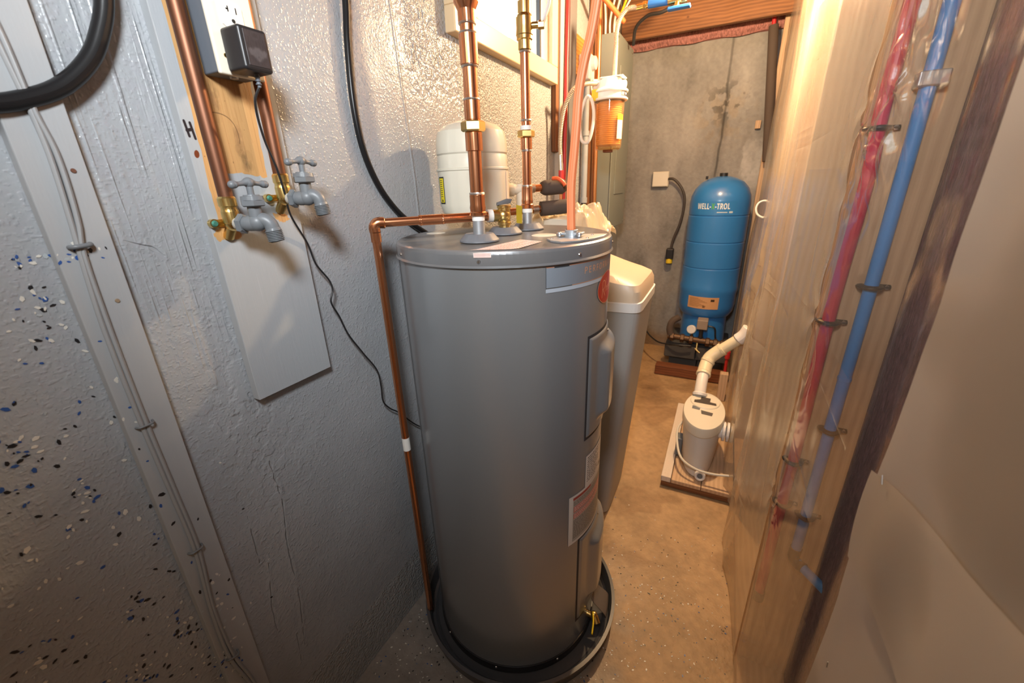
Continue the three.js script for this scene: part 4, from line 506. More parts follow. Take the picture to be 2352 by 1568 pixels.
single('grey_conduit', [rod([-0.765, 1.25, -2.48], [-0.765, 1.9, -2.48], 0.017, 18), rod([-0.765, 1.245, -2.48], [-0.765, 1.275, -2.48], 0.021, 18), rod([-0.765, 1.6, -2.48], [-0.765, 1.625, -2.48], 0.021, 18)], mat(0.3, 0.33, 0.36, 0.5), 'pale grey conduit on the wall behind the red ribbed cable', 'conduit');
single('black_junction', [box(-0.79, -0.735, 1.13, 1.235, -2.54, -2.45, 0.008), rod([-0.765, 1.2, -2.48], [-0.765, 1.25, -2.48], 0.014, 14)], M.black, 'small black box at the foot of the grey conduit', 'junction box');
{
  const t = thing('breaker_panel', [-0.72, 1.08, -2.86], 'tall grey metal breaker panel on the far left wall', 'breaker panel');
  part(t, 'enclosure', [box(-0.774, -0.667, 1.08, 2.12, -3.1, -2.68, 0.004)], M.panelBox);
  part(t, 'front_cover', [box(-0.667, -0.659, 1.075, 2.125, -3.105, -2.675, 0.003)], M.panelBox);
  const d = part(t, 'door', [box(-0.66, -0.6545, 1.28, 1.98, -3.02, -2.77, 0.003)], M.panelBox); part(d, 'latch', [box(-0.655, -0.649, 1.6, 1.66, -2.8, -2.785, 0.002)], M.black);
  for (const [y, z] of [[1.1, -2.7], [1.1, -3.08], [2.1, -2.7], [2.1, -3.08]]) part(t, 'screw', [lathe([[0, 0.003], [0.004, 0.002], [0.006, 0]], [-0.659, y, z], [1, 0, 0], 12)], M.steel);
}
{ // sheathed cables fanning out of the panel top
  const cab = [[-0.74, -2.72, -0.72, -2.55, M.cream, 0.006], [-0.725, -2.76, -0.64, -2.62, M.ivory, 0.006], [-0.71, -2.8, -0.6, -2.6, M.cream, 0.0065], [-0.7, -2.84, -0.55, -2.62, M.yellow, 0.006], [-0.735, -2.9, -0.52, -2.7, M.white, 0.0055]];
  const lb = ['leftmost pale cable entering the top of the breaker panel', 'second pale cable entering the top of the breaker panel', 'thicker cream cable entering the top of the breaker panel', 'yellow cable entering the top of the breaker panel', 'thin white cable entering the top of the breaker panel'];
  cab.forEach(([x, z, x2, z2, m, r], i) => single('panel_cable', [sweep([[x, 2.118, z], [x, 2.2, z + 0.01], [mixv(x, x2, 0.45), 2.28, mixv(z, z2, 0.5)], [x2, 2.4, z2], [x2 + 0.03, 2.47, z2 + 0.04]], r, 40, 10)], m, lb[i], 'cable', 'cables fanning out of the breaker panel'));
  single('orange_hose', [sweep([[-0.78, 2.3, -2.2], [-0.74, 2.25, -2.3], [-0.67, 2.19, -2.42], [-0.6, 2.12, -2.55]], 0.012, 40, 12)], M.orange, 'orange-red tube slanting across high on the wall toward the panel', 'tube');
}
{ // white plug box and wire loop beside the filter
  const t = thing('white_timer_box', [-0.75, 1.86, -2.38], 'white box with a round dial hanging below the plywood', 'timer');
  part(t, 'case', [box(-0.776, -0.715, 1.85, 1.965, -2.45, -2.36, 0.008)], M.white); part(t, 'dial', [lathe([[0, 0.022], [0.022, 0.022], [0.03, 0.018], [0.034, 0]], [-0.715, 1.925, -2.405], [1, 0, 0], 28)], M.softBand); part(t, 'wire', [sweep([[-0.72, 1.855, -2.4], [-0.71, 1.8, -2.39], [-0.69, 1.78, -2.36], [-0.69, 1.74, -2.33]], 0.006, 24, 10)], M.cream);
  single('white_wire_loop', [sweep([[-0.63, 1.72, -2.06], [-0.652, 1.68, -2.06], [-0.66, 1.6, -2.05], [-0.645, 1.535, -2.05], [-0.622, 1.53, -2.05], [-0.602, 1.58, -2.05], [-0.6, 1.66, -2.06], [-0.615, 1.71, -2.06]], 0.0075, 80, 10, { closed: true })], M.white, 'loop of white wire hanging between the red cable and the filter', 'wire');
  single('yellow_tag', [box(-0.615, -0.585, 1.7, 1.745, -2.075, -2.07, 0.002)], M.yellow, 'small yellow tag hanging on the left of the filter cap', 'tag');
}
{ // filter
  const x = -0.545, z = -2.13, t = thing('water_filter', [x, 1.49, z], 'clear filter housing with a white cap and amber cartridge inside', 'water filter');
  part(t, 'cartridge', [lathe([[0, 1.515], ...Array.from({ length: 45 }, (_, i) => [0.053 + (i % 2 ? 0.0042 : 0), 1.517 + i * 0.0041]), [0, 1.7]], [x, 0, z], [0, 1, 0], 40, 0.2)], mat(0.85, 0.52, 0.2, 0.7));
  part(t, 'sump', [lathe([[0, 1.497], [0.05, 1.497], [0.058, 1.503], [0.0605, 1.515], [0.0655, 1.702]], [x, 0, z], [0, 1, 0], 56, 0.6)], new THREE.MeshPhysicalMaterial({ color: new THREE.Color().setRGB(0.95, 0.72, 0.42), roughness: 0.08, transmission: 0.9, thickness: 0, side: THREE.DoubleSide }));
  part(t, 'drain_nut', [hex([x, 1.487, z], [x, 1.499, z], 0.024)], mat(0.16, 0.06, 0.03, 0.5));
  part(t, 'cap', [lathe([[0.066, 1.7], [0.076, 1.7], [0.0785, 1.703], [0.0785, 1.708], [0.072, 1.711], [0.072, 1.731], [0.0785, 1.734], [0.0785, 1.74], [0.074, 1.744], [0.062, 1.752], [0.05, 1.775], [0.045, 1.788], [0, 1.79]], [x, 0, z], [0, 1, 0], 56, 0.5), rod([x, 1.768, z], [x - 0.075, 1.772, z + 0.02], 0.021, 20), rod([x, 1.768, z], [x + 0.05, 1.768, z - 0.05], 0.021, 20)], M.white);
  part(t, 'bracket', [box(x - 0.045, x + 0.06, 1.79, 1.796, z - 0.05, z + 0.03, 0.003, 0), box(x - 0.02, x - 0.012, 1.76, 1.79, z + 0.01, z + 0.04, 0.002), box(x + 0.02, x + 0.028, 1.76, 1.79, z + 0.01, z + 0.04, 0.002)], M.white);
  const strip = (a0, a1, r, y0, y1) => grid(8, 2, (u, v) => { const a = (a0 + (a1 - a0) * u) * D2R; return [x + r * Math.sin(a), y0 + (y1 - y0) * v, z + r * Math.cos(a)]; });
  part(t, 'badge', [strip(55, 95, 0.0735, 1.713, 1.73)], canvasBadge(), 'dark badge with a pale emblem');
  part(t, 'label', [strip(48, 78, 0.0662, 1.54, 1.618)], M.cream, 'paper label'); part(t, 'label_head', [strip(48, 78, 0.0668, 1.618, 1.64)], M.yellow, 'yellow label head');
}
function canvasBadge() { return mat(1, 1, 1, 0.4, 0, { map: canvasTex(128, 64, (c, w, h) => { c.fillStyle = '#3a3a48'; c.fillRect(0, 0, w, h); c.fillStyle = '#c9b49a'; c.fillRect(0, 8, 46, 48); c.fillStyle = '#dfe2ee'; c.beginPath(); c.moveTo(60, 14); c.lineTo(84, 52); c.lineTo(108, 14); c.lineTo(92, 14); c.lineTo(84, 28); c.lineTo(74, 14); c.fill(); }) }); }
const ribs = (r, pitch) => (q, a, d) => r + 0.0011 * Math.sin(d / pitch * 6.283);
{
  const t = thing('braided_hose', [-0.66, 1.42, -2.0], 'ribbed steel hose arching from the filter down to the red coupling', 'hose');
  part(t, 'hose', [sweep([[-0.6, 1.772, -2.1], [-0.63, 1.765, -2.04], [-0.675, 1.745, -2.0], [-0.712, 1.69, -2.0], [-0.731, 1.615, -2.0], [-0.738, 1.53, -2.0], [-0.734, 1.475, -2.0]], ribs(0.0085, 0.0068), 260, 12)], M.hoseMetal); part(t, 'ferrule', [rod([-0.735, 1.482, -2.0], [-0.733, 1.437, -2.0], 0.0108, 16)], M.steel);
}
{
  const t = thing('ribbed_top_hose', [-0.53, 1.8, -2.15], 'ribbed tan hose rising from the filter top to the blue valve', 'hose');
  part(t, 'hose', [sweep([[-0.53, 1.795, -2.13], [-0.54, 1.86, -2.17], [-0.547, 1.93, -2.2], [-0.547, 1.98, -2.2], [-0.535, 2.03, -2.2], [-0.505, 2.058, -2.2], [-0.46, 2.058, -2.2]], ribs(0.0095, 0.006), 240, 12)], M.hoseMetal); part(t, 'ferrule', [rod([-0.465, 2.058, -2.2], [-0.415, 2.06, -2.2], 0.0115, 16), hex([-0.44, 2.059, -2.2], [-0.425, 2.0595, -2.2], 0.015)], M.brass);
}
{
  const t = thing('blue_lever_valve', [-0.35, 2.05, -2.2], 'blue-handled valve on the pipe hanging under the ceiling', 'valve');
  part(t, 'sleeve', [rod([-0.417, 2.06, -2.2], [-0.335, 2.058, -2.2], 0.0155, 18)], M.blue); part(t, 'body', [rod([-0.337, 2.058, -2.2], [-0.262, 2.058, -2.2], 0.0165, 18), hex([-0.285, 2.058, -2.2], [-0.265, 2.058, -2.2], 0.02), rod([-0.3, 2.058, -2.2], [-0.3, 2.025, -2.19], 0.01, 14)], M.brass); part(t, 'handle', [box(-0.335, -0.245, 2.018, 2.03, -2.205, -2.175, 0.004, 0)], M.blue);
}
single('red_ceiling_pipe', [rod([-0.262, 2.058, -2.2], [0.18, 2.075, -2.2], 0.0115, 16)], M.red, 'red pipe running level under the ceiling from the blue valve', 'pipe');
single('black_wire', [sweep([[-0.62, 2.1, -2.9], [-0.6, 2.17, -2.85], [-0.53, 2.2, -2.8], [-0.44, 2.19, -2.75], [-0.36, 2.23, -2.75], [-0.34, 2.47, -2.75]], 0.009, 40, 10)], M.black, 'black wire bending past the panel top under the joist', 'wire');

// ---------------------------------------------------------------- back wall things
{
  const t = thing('foam_wrapped_pipe', [0.13, 1.2, -3.4], 'black foam-wrapped pipe with a red top at the right of the back wall', 'pipe');
  part(t, 'foam_sleeve', [rod([0.106, 2.21, -3.42], [0.19, 1.45, -3.36], 0.027, 24)], M.foam); part(t, 'pipe', [rod([0.107, 2.2, -3.42], [0.088, 2.45, -3.42], 0.012, 16)], M.red); part(t, 'tee', [rod([0.096, 2.33, -3.42], [0.096, 2.37, -3.42], 0.017, 16), rod([0.07, 2.35, -3.42], [0.13, 2.35, -3.42], 0.016, 16)], M.red);
  single('chrome_fitting', [rod([0.12, 2.285, -3.38], [0.2, 2.325, -3.38], 0.012, 14), ballAt(0.14, 2.296, -3.38, 0.016), ballAt(0.185, 2.318, -3.38, 0.016)], M.steel, 'shiny fitting right of the red pipe top under the ceiling', 'fitting');
}
single('wood_cleat', [box(0.095, 0.128, 1.66, 1.71, ZB, ZB + 0.03, 0.003)], M.stud, 'small wood cleat on the back wall beside the foam pipe', 'cleat');
{
  const t = thing('wall_outlet', [-0.485, 1.36, ZB + 0.03], 'pale outlet box on the back wall left of the blue tank', 'outlet');
  part(t, 'box', [box(-0.545, -0.425, 1.305, 1.415, ZB + 0.004, ZB + 0.045, 0.008, 0)], M.ivory); part(t, 'cover', [box(-0.54, -0.43, 1.31, 1.41, ZB + 0.045, ZB + 0.052, 0.004, 0)], M.ivory);
}
{
  const t = thing('hanging_cord', [-0.36, 0.74, -3.5], 'short dark power cord drooping from the pale wall outlet', 'cord');
  part(t, 'cord', [sweep([[-0.425, 1.362, -3.51], [-0.39, 1.36, -3.5], [-0.34, 1.315, -3.5], [-0.3, 1.24, -3.5], [-0.294, 1.15, -3.5], [-0.312, 1.03, -3.5], [-0.345, 0.92, -3.5], [-0.358, 0.83, -3.5]], 0.0095, 80, 10)], M.cord);
  part(t, 'plug', [box(-0.388, -0.332, 0.765, 0.85, -3.53, -3.475, 0.01)], M.black); part(t, 'plug_face', [rod([-0.36, 0.77, -3.5], [-0.36, 0.735, -3.5], 0.024, 20)], M.yellow, 'yellow plug face');
}
// blue pressure tank
{
  const x = -0.05, z = -3.3, r = 0.19, t = thing('pressure_tank', [x, 0.2, z], 'tall blue pressure tank standing on dark blocks by the back wall', 'tank');
  const bead = (y) => [[r, y - 0.006], [r - 0.0035, y - 0.002], [r - 0.0035, y + 0.002], [r, y + 0.006]];
  part(t, 'shell', [lathe([[0, 0.4], [0.12, 0.402], [0.165, 0.42], [0.182, 0.45], [r, 0.5], [r, 0.58], [r + 0.004, 0.6], [r + 0.005, 0.63], [r, 0.645], ...bead(0.77), ...bead(0.945), ...bead(1.12), [r, 1.2], [r - 0.006, 1.245], [r - 0.025, 1.29], [r - 0.06, 1.33], [r - 0.11, 1.355], [0.04, 1.366], [0, 1.367]], [x, 0, z], [0, 1, 0], 72, 0.45)], M.tankBlue);
  part(t, 'stand', [lathe([[0.14, 0.21], [0.155, 0.21], [0.15, 0.43]], [x, 0, z], [0, 1, 0], 48)], M.tankBlue); part(t, 'air_cap', [rod([x, 1.365, z], [x, 1.387, z], 0.025, 20), rod([x - 0.1, 1.35, z + 0.02], [x - 0.1, 1.37, z + 0.02], 0.008, 10)], M.black);
  const cp = (a0, a1, y0, y1, rr2 = r + 0.0012) => grid(20, 2, (u, v) => { const a = (a0 + (a1 - a0) * u) * D2R; return [x + rr2 * Math.sin(a), y0 + (y1 - y0) * v, z + rr2 * Math.cos(a)]; });
  const logo = canvasTex(1024, 256, (c, w, h) => { c.fillStyle = '#317dc4'; c.fillRect(0, 0, w, h); c.font = 'bold 150px sans-serif'; c.fillStyle = '#e6eef2'; c.save(); c.translate(40, 145); c.scale(0.86, 1); c.fillText('WELL-', 0, 0); let q = c.measureText('WELL-').width + 5; c.fillStyle = '#58b53c'; c.fillText('X', q, 0); q += c.measureText('X').width + 5; c.fillStyle = '#e6eef2'; c.fillText('-TROL', q, 0); c.restore(); c.fillStyle = '#b9cede'; c.fillRect(560, 195, 250, 18); c.fillRect(850, 185, 90, 34); });
  part(t, 'logo', [cp(-45, 33, 1.125 + 0.004, 1.215)], mat(1, 1, 1, 0.3, 0, { map: logo, clearcoat: 0.4 }), 'white and green lettering');
  const plate = canvasTex(512, 256, (c, w, h) => { c.fillStyle = '#c79a6e'; c.fillRect(0, 0, w, h); c.fillStyle = '#8a6039'; for (let i = 0; i < 10; i++) c.fillRect(30, 30 + i * 20, 150 + ((i * 37) % 160), 8); c.fillStyle = '#3c2a1a'; c.fillRect(380, 40, 60, 50); c.fillStyle = '#7d5a3a'; c.fillRect(260, 180, 40, 50); });
  part(t, 'data_plate', [cp(-37, 26, 0.49, 0.575)], mat(1, 1, 1, 0.5, 0, { map: plate }), 'tan data plate');
}
{
  const t = thing('tank_manifold', [-0.05, 0.25, -3.08], 'tarnished brass pipe manifold with gauge and switch under the blue tank', 'manifold'), q = mat(0.13, 0.075, 0.04, 0.5, 0.6), Z = -3.075;
  part(t, 'pipe', [rod([-0.27, 0.275, Z], [0.12, 0.255, Z], 0.021, 18), rod([-0.05, 0.26, Z], [-0.05, 0.26, -3.3], 0.02, 18)], q); for (const x of [-0.24, -0.17, -0.11, 0.0, 0.05, 0.095]) part(t, 'fitting', [hex([x - 0.014, 0.273 - (x + 0.27) * 0.05, Z], [x + 0.014, 0.272 - (x + 0.27) * 0.05, Z], 0.032)], q);
  part(t, 'elbow', [sweep([[-0.25, 0.28, Z], [-0.262, 0.33, Z], [-0.25, 0.385, Z - 0.01], [-0.21, 0.41, Z - 0.04]], 0.024, 24, 14)], M.foam);
  part(t, 'gauge', [lathe([[0, 0.0], [0.028, 0.0], [0.031, 0.004], [0.031, 0.022], [0.027, 0.025], [0, 0.024]], [-0.112, 0.34, Z - 0.01], [-0.25, 0.2, 1], 28)], M.softBand); part(t, 'gauge_stem', [rod([-0.108, 0.275, Z], [-0.11, 0.33, Z - 0.005], 0.008, 12)], q);
  part(t, 'pressure_switch', [box(-0.083, -0.013, 0.355, 0.425, Z - 0.05, Z + 0.03, 0.006)], mat(0.3, 0.24, 0.19, 0.6)); part(t, 'switch_stem', [rod([-0.05, 0.27, Z], [-0.05, 0.36, Z], 0.014, 12)], M.black); part(t, 'switch_wire', [sweep([[-0.012, 0.38, Z], [0.03, 0.37, Z], [0.045, 0.3, Z - 0.02], [0.06, 0.24, Z - 0.03]], 0.006, 30, 8)], M.black);
  part(t, 'drain_cock', [rod([-0.065, 0.255, Z], [-0.065, 0.2, Z + 0.02], 0.008, 12), rod([-0.075, 0.205, Z + 0.018], [-0.04, 0.18, Z + 0.03], 0.006, 10)], M.brass);
  single('thin_black_line', [sweep([[-0.5, 0.215, -3.4], [-0.4, 0.2, -3.2], [-0.32, 0.2, -3.1], [-0.2, 0.222, -3.04], [-0.1, 0.225, -3.045]], 0.006, 50, 8)], M.black, 'thin black line lying across the blocks left of the blue tank', 'tube');
}
const blk = (x0, x1, y0, y1, z0, z1, l) => single('concrete_block', [box(x0, x1, y0, y1, z0, z1, 0.008)], M.block, l, 'block', 'dark blocks under the blue tank');
blk(-0.285, -0.07, 0.105, 0.205, -3.5, -3.08, 'dark block under the left half of the blue tank'); blk(-0.065, 0.14, 0.105, 0.205, -3.5, -3.08, 'dark block under the right half of the blue tank'); blk(-0.25, -0.055, 0.002, 0.104, -3.48, -3.12, 'lower dark block at left beneath the tank blocks'); blk(-0.05, 0.12, 0.002, 0.104, -3.48, -3.12, 'lower dark block at right beneath the tank blocks');
single('floor_plank', [box(-0.325, 0.15, 0.004, 0.075, -3.04, -2.955, 0.004, 0)], mat(0.7, 0.5, 0.42, 0.75, 0, { map: darkPineT }), 'reddish brown timber lying on the floor in front of the blue tank', 'plank');

// ---------------------------------------------------------------- white canister on its board
{
  const t = thing('pump_board', [0.04, 0.005, -2.09], 'low wooden board platform under the white canister', 'board');
  part(t, 'deck_board', [box(-0.066, 0.06, 0.032, 0.052, -2.46, -1.71, 0.003, 2)], M.stud); part(t, 'deck_board', [box(0.062, 0.192, 0.032, 0.052, -2.46, -1.71, 0.003, 2)], M.stud); part(t, 'edge_board', [box(-0.112, -0.068, 0.032, 0.06, -2.46, -1.71, 0.003, 2)], mat(0.7, 0.6, 0.5, 0.7, 0, { bumpMap: pinkB, bumpScale: 0.002 }));
  for (const z of [-1.752, -2.38]) part(t, 'runner', [box(-0.11, 0.19, 0.005, 0.032, z, z + 0.04, 0.003, 0)], M.oldWood);
}
{
  const x = 0.03, z = -1.985, t = thing('white_canister', [x, 0.052, z], 'white oval plastic canister with labelled lid standing on the wooden board', 'canister'), S = (y, hx, hz, dz = 0) => ({ y, x, z: z + dz, hx, hz, r: 9, e: 2 });
  part(t, 'body', [loft([S(0.053, 0.055, 0.15, 0.06), S(0.062, 0.066, 0.165, 0.055), S(0.12, 0.076, 0.178, 0.03), S(0.2, 0.084, 0.18, 0.012), S(0.25, 0.088, 0.182)], 64)], mat(0.62, 0.58, 0.54, 0.4));
  part(t, 'lid', [loft([S(0.248, 0.09, 0.186), S(0.254, 0.094, 0.19), S(0.29, 0.095, 0.191), S(0.299, 0.092, 0.188), S(0.3, 0.088, 0.184)], 64), loft([S(0.299, 0.07, 0.08, -0.08), S(0.305, 0.066, 0.076, -0.08)], 48)], M.ivory);
  const W = (pts, y) => extrude(pts, 0.0012, (a, b, c) => [x + a, y + c, z - b]);
  part(t, 'dark_label', [W([[-0.05, 0.05], [0.052, 0.048], [0.05, 0.07], [0.022, 0.075], [0.024, 0.115], [-0.02, 0.12], [-0.022, 0.088], [-0.05, 0.075]], 0.3052)], mat(0.06, 0.05, 0.045, 0.6), 'dark printed label'); part(t, 'pale_label', [W([[-0.055, -0.01], [-0.02, -0.015], [-0.018, 0.015], [-0.054, 0.02]], 0.3003)], M.greyPlastic); part(t, 'dark_label', [W([[-0.01, -0.05], [0.036, -0.055], [0.04, -0.025], [0.012, -0.02], [-0.014, -0.015]], 0.3003)], mat(0.1, 0.09, 0.085, 0.6));
  part(t, 'side_port', [rod([x + 0.07, 0.235, -1.925], [0.13, 0.235, -1.925], 0.034, 24), ...[0, 1, 2].map((i) => lathe([[0.03, 0], [0.046, 0.002], [0.046, 0.012], [0.03, 0.014]], [0.118 + i * 0.017, 0.235, -1.925], [1, 0, 0], 28))], M.pvcWhite);
  part(t, 'front_port', [lathe([[0.012, 0.012], [0.016, 0.016], [0.021, 0.016], [0.024, 0.01], [0.024, -0.03], [0, -0.03]], [0.05, 0.082, -1.755], [0, 0.25, 1], 24)], M.pvcWhite); part(t, 'front_port_plug', [rod([0.05, 0.082, -1.76], [0.05, 0.085, -1.745], 0.014, 18)], M.greyPlastic);
  part(t, 'side_bracket', [box(-0.075, -0.045, 0.06, 0.16, -1.96, -1.9, 0.006)], M.greyPlastic);
}
single('canister_wire', [sweep([[-0.06, 0.2, -2.0], [-0.075, 0.19, -1.95], [-0.07, 0.16, -1.88], [-0.035, 0.13, -1.78], [0.03, 0.118, -1.742], [0.1, 0.115, -1.74], [0.18, 0.13, -1.74]], 0.0055, 80, 10)], M.ivory, 'white wire wrapped around the front of the oval canister', 'wire');
{
  const t = thing('drain_pipe', [0.05, 0.3, -2.25], 'cream plastic drain pipe bending from the canister lid to the wall', 'pipe'), rp = 0.03;
  part(t, 'pipe', [sweep([[0.0, 0.301, -2.12], [0.0, 0.33, -2.15], [0.002, 0.37, -2.2], [0.008, 0.41, -2.27]], rp * 0.94, 24, 20)], M.pvcWhite); part(t, 'lid_collar', [lathe([[0.034, 0], [0.036, 0.012], [0.03, 0.02]], [0.0, 0.3, -2.12], [0, 0.75, -0.6], 28)], M.pvcWhite);
  part(t, 'elbow', [sweep([[0.004, 0.385, -2.225], [0.01, 0.415, -2.275], [0.022, 0.445, -2.305], [0.05, 0.474, -2.32], [0.078, 0.5, -2.325]], rp * 1.12, 30, 22), lathe([[rp * 1.0, 0], [rp * 1.22, 0.002], [rp * 1.22, 0.014], [rp, 0.016]], [0.003, 0.378, -2.215], [0.1, 0.55, -0.82], 28), lathe([[rp * 1.0, 0], [rp * 1.2, 0.002], [rp * 1.2, 0.014], [rp, 0.016]], [0.013, 0.425, -2.285], [0.35, 0.7, -0.5], 28), lathe([[rp, 0], [rp * 1.2, 0.002], [rp * 1.2, 0.012], [rp, 0.014]], [0.07, 0.492, -2.324], [0.72, 0.69, -0.04], 28)], M.pvc);
  part(t, 'pipe', [rod([0.07, 0.492, -2.324], [0.15, 0.568, -2.325], rp * 0.96, 24)], M.pvc); part(t, 'coupling', [sweep([[0.142, 0.56, -2.325], [0.168, 0.59, -2.325], [0.186, 0.63, -2.325]], rp * 1.1, 20, 22)], M.pvcWhite);
}
single('wood_offcut', [box(0.1, 0.148, 0.002, 0.19, -2.75, -2.7, 0.003)], M.stud, 'short wood offcut standing by the plastic wall near the tank', 'offcut'); single('red_stub_pipe', [rod([0.135, 0.255, -2.95], [0.135, 0.205, -2.95], 0.016, 16), rod([0.135, 0.002, -2.95], [0.135, 0.21, -2.95], 0.01, 12)], M.red, 'small red-capped stub pipe right of the blue tank', 'pipe');

// ---------------------------------------------------------------- framed right wall behind plastic
for (const z of [0.22, -0.39, -1.0, -1.61, -2.22, -2.83]) { const l = { '0.22': 'pine wall stud beside the camera under the near plastic', '-0.39': 'pine wall stud hidden behind the frosted plastic sheet', '-1': 'pine wall stud carrying the red and blue pipes behind plastic', '-1.61': 'next pine wall stud beyond the one with the pipes', '-2.22': 'pine wall stud opposite the white canister behind plastic', '-2.83': 'far pine wall stud behind plastic, before the end stud' }[String(z)]; single('wall_stud', [box(0.199, 0.336, 0.039, 2.3, z - 0.038, z, 0.002)], M.stud, l, 'stud', 'studs of the framed right wall'); }
single('end_stud', [box(0.162, 0.336, 0.0, 2.4, -3.46, -3.42, 0.002)], M.stud, 'end stud of the framed wall beside the foam-wrapped pipe', 'stud');
single('bottom_plate', [box(0.199, 0.336, 0.001, 0.038, -3.41, 1.8, 0.002, 2)], M.stud, 'timber bottom plate along the foot of the framed wall', 'timber plate'); single('top_plate', [box(0.199, 0.336, 2.301, 2.34, -3.41, 1.8, 0.002, 2)], M.stud, 'timber top plate along the head of the framed wall', 'timber plate');
M.purple = mat(0.36, 0.5, 0.72, 0.95, 0, { map: pinkT, bumpMap: pinkB, bumpScale: 0.012 });
{ const Z = [0.22, -0.39, -1.0, -1.61, -2.22, -2.83, -3.42]; const L = ['behind the nearest plastic', 'between the frosted sheet and the piped stud', 'just beyond the piped stud', 'in the third bay of the framed wall', 'opposite the white canister', 'in the farthest bay of the framed wall']; for (let i = 0; i < 6; i++) { const a = Z[i] - 0.04, b = Z[i + 1] + 0.002; single('insulation_batt', [grid(24, 70, (u, v) => [0.318 - 0.012 * Math.sin(Math.PI * u) * (0.6 + 0.8 * fbm(v * 9 + i * 7, u * 2, 3)), 0.04 + 2.26 * v, a + (b - a) * u], (u, v) => [u * 0.55, v * 2.2]), box(0.346, 0.364, 0.04, 2.3, b, a, 0)], M.purple, 'dusky pink insulation batt ' + L[i], 'insulation', 'batts in the framed right wall'); } }
function clamp_(t, x, y, z, r, m = M.black, s = 1) { part(t, 'pipe_clamp', [sweep([[x - r - 0.001, y, z - 0.011], [x - r - 0.001, y, z], [x, y, z + r + 0.001], [x + r + 0.001, y, z], [x + r + 0.001, y, z - 0.011], [x + r + 0.02, y, z - 0.0105]], 0.0045 * s, 40, 8, { flat: 1.9 })], m); part(t, 'nail', [rod([x + r + 0.014, y, z - 0.012], [x + r + 0.014, y, z - 0.004], 0.004, 10)], M.steel); }
{
  const t = thing('blue_supply_pipe', [0.264, 0.46, -0.988], 'blue plastic water pipe clipped to the stud behind clear plastic', 'pipe');
  part(t, 'pipe', [sweep([[0.264, 2.3, -0.988], [0.264, 1.6, -0.988], [0.2645, 1.3, -0.987], [0.264, 0.9, -0.988], [0.264, 0.48, -0.987]], 0.0112, 60, 18), rod([0.268, 0.463, -0.985], [0.33, 0.462, -0.905], 0.0112, 18)], M.pexBlue); part(t, 'elbow', [sweep([[0.264, 0.5, -0.988], [0.264, 0.47, -0.987], [0.27, 0.462, -0.98], [0.284, 0.4625, -0.966]], 0.0128, 20, 16)], M.black);
  part(t, 'joint', [ring([0.264, 0.958, -0.988], [0, 1, 0], 0.0125, 0.002, 0.01)], M.pexBlue);
  for (const y of [1.156, 0.838, 0.6]) clamp_(t, 0.264, y, -0.988, 0.0115); part(t, 'bracket', [box(0.246, 0.286, 1.485, 1.508, -1.0, -0.974, 0.003)], M.galv);
}
{
  const t = thing('red_supply_pipe', [0.214, 0.3, -0.988], 'dull red plastic water pipe beside the blue one behind clear plastic', 'pipe');
  part(t, 'pipe', [sweep([[0.222, 2.3, -0.988], [0.216, 1.6, -0.988], [0.213, 1.44, -0.987], [0.217, 1.38, -0.988], [0.213, 1.1, -0.988], [0.214, 0.75, -0.987], [0.213, 0.55, -0.988], [0.213, 0.31, -0.988]], 0.0112, 70, 18)], M.pexRed); part(t, 'end_cap', [rod([0.213, 0.325, -0.988], [0.213, 0.295, -0.988], 0.0135, 16)], M.black);
  for (const y of [1.43, 1.08, 0.742, 0.62]) clamp_(t, 0.214, y, -0.988, 0.0113, M.black);
}
// clear plastic sheet stapled over the studs
const crease = (() => { const L = Array.from({ length: 46 }, () => { const a = rr(0, 1), b = rr(0, 1), an = rnd() < 0.7 ? rr(-0.25, 0.1) : rr(1.3, 1.8), l = rr(0.1, 0.45); return [a, b, a + l * Math.cos(an), b + l * Math.sin(an), rr(0.2, 0.6) * (rnd() < 0.5 ? 1 : -1)]; }); return dataTex(1024, 1024, (px, py) => { const x = px / 1024, y = py / 1024; let h = 0.5 + 0.5 * (sample(NL, x * 8, y * 4) - 0.5) + 0.2 * (sample(NL, x * 32, y * 16) - 0.5); for (const [a, b, c, d, k] of L) { if (x < Math.min(a, c) - 0.03 || x > Math.max(a, c) + 0.03 || y < Math.min(b, d) - 0.03 || y > Math.max(b, d) + 0.03) continue; const q = segD(y, x, [b, a], [d, c]); if (q < 0.02) h += k * 0.35 * Math.exp(-q / 0.004); } return h; }); })();
const studZ = [0.22, -0.39, -1.0, -1.61, -2.22, -2.83, -3.44];
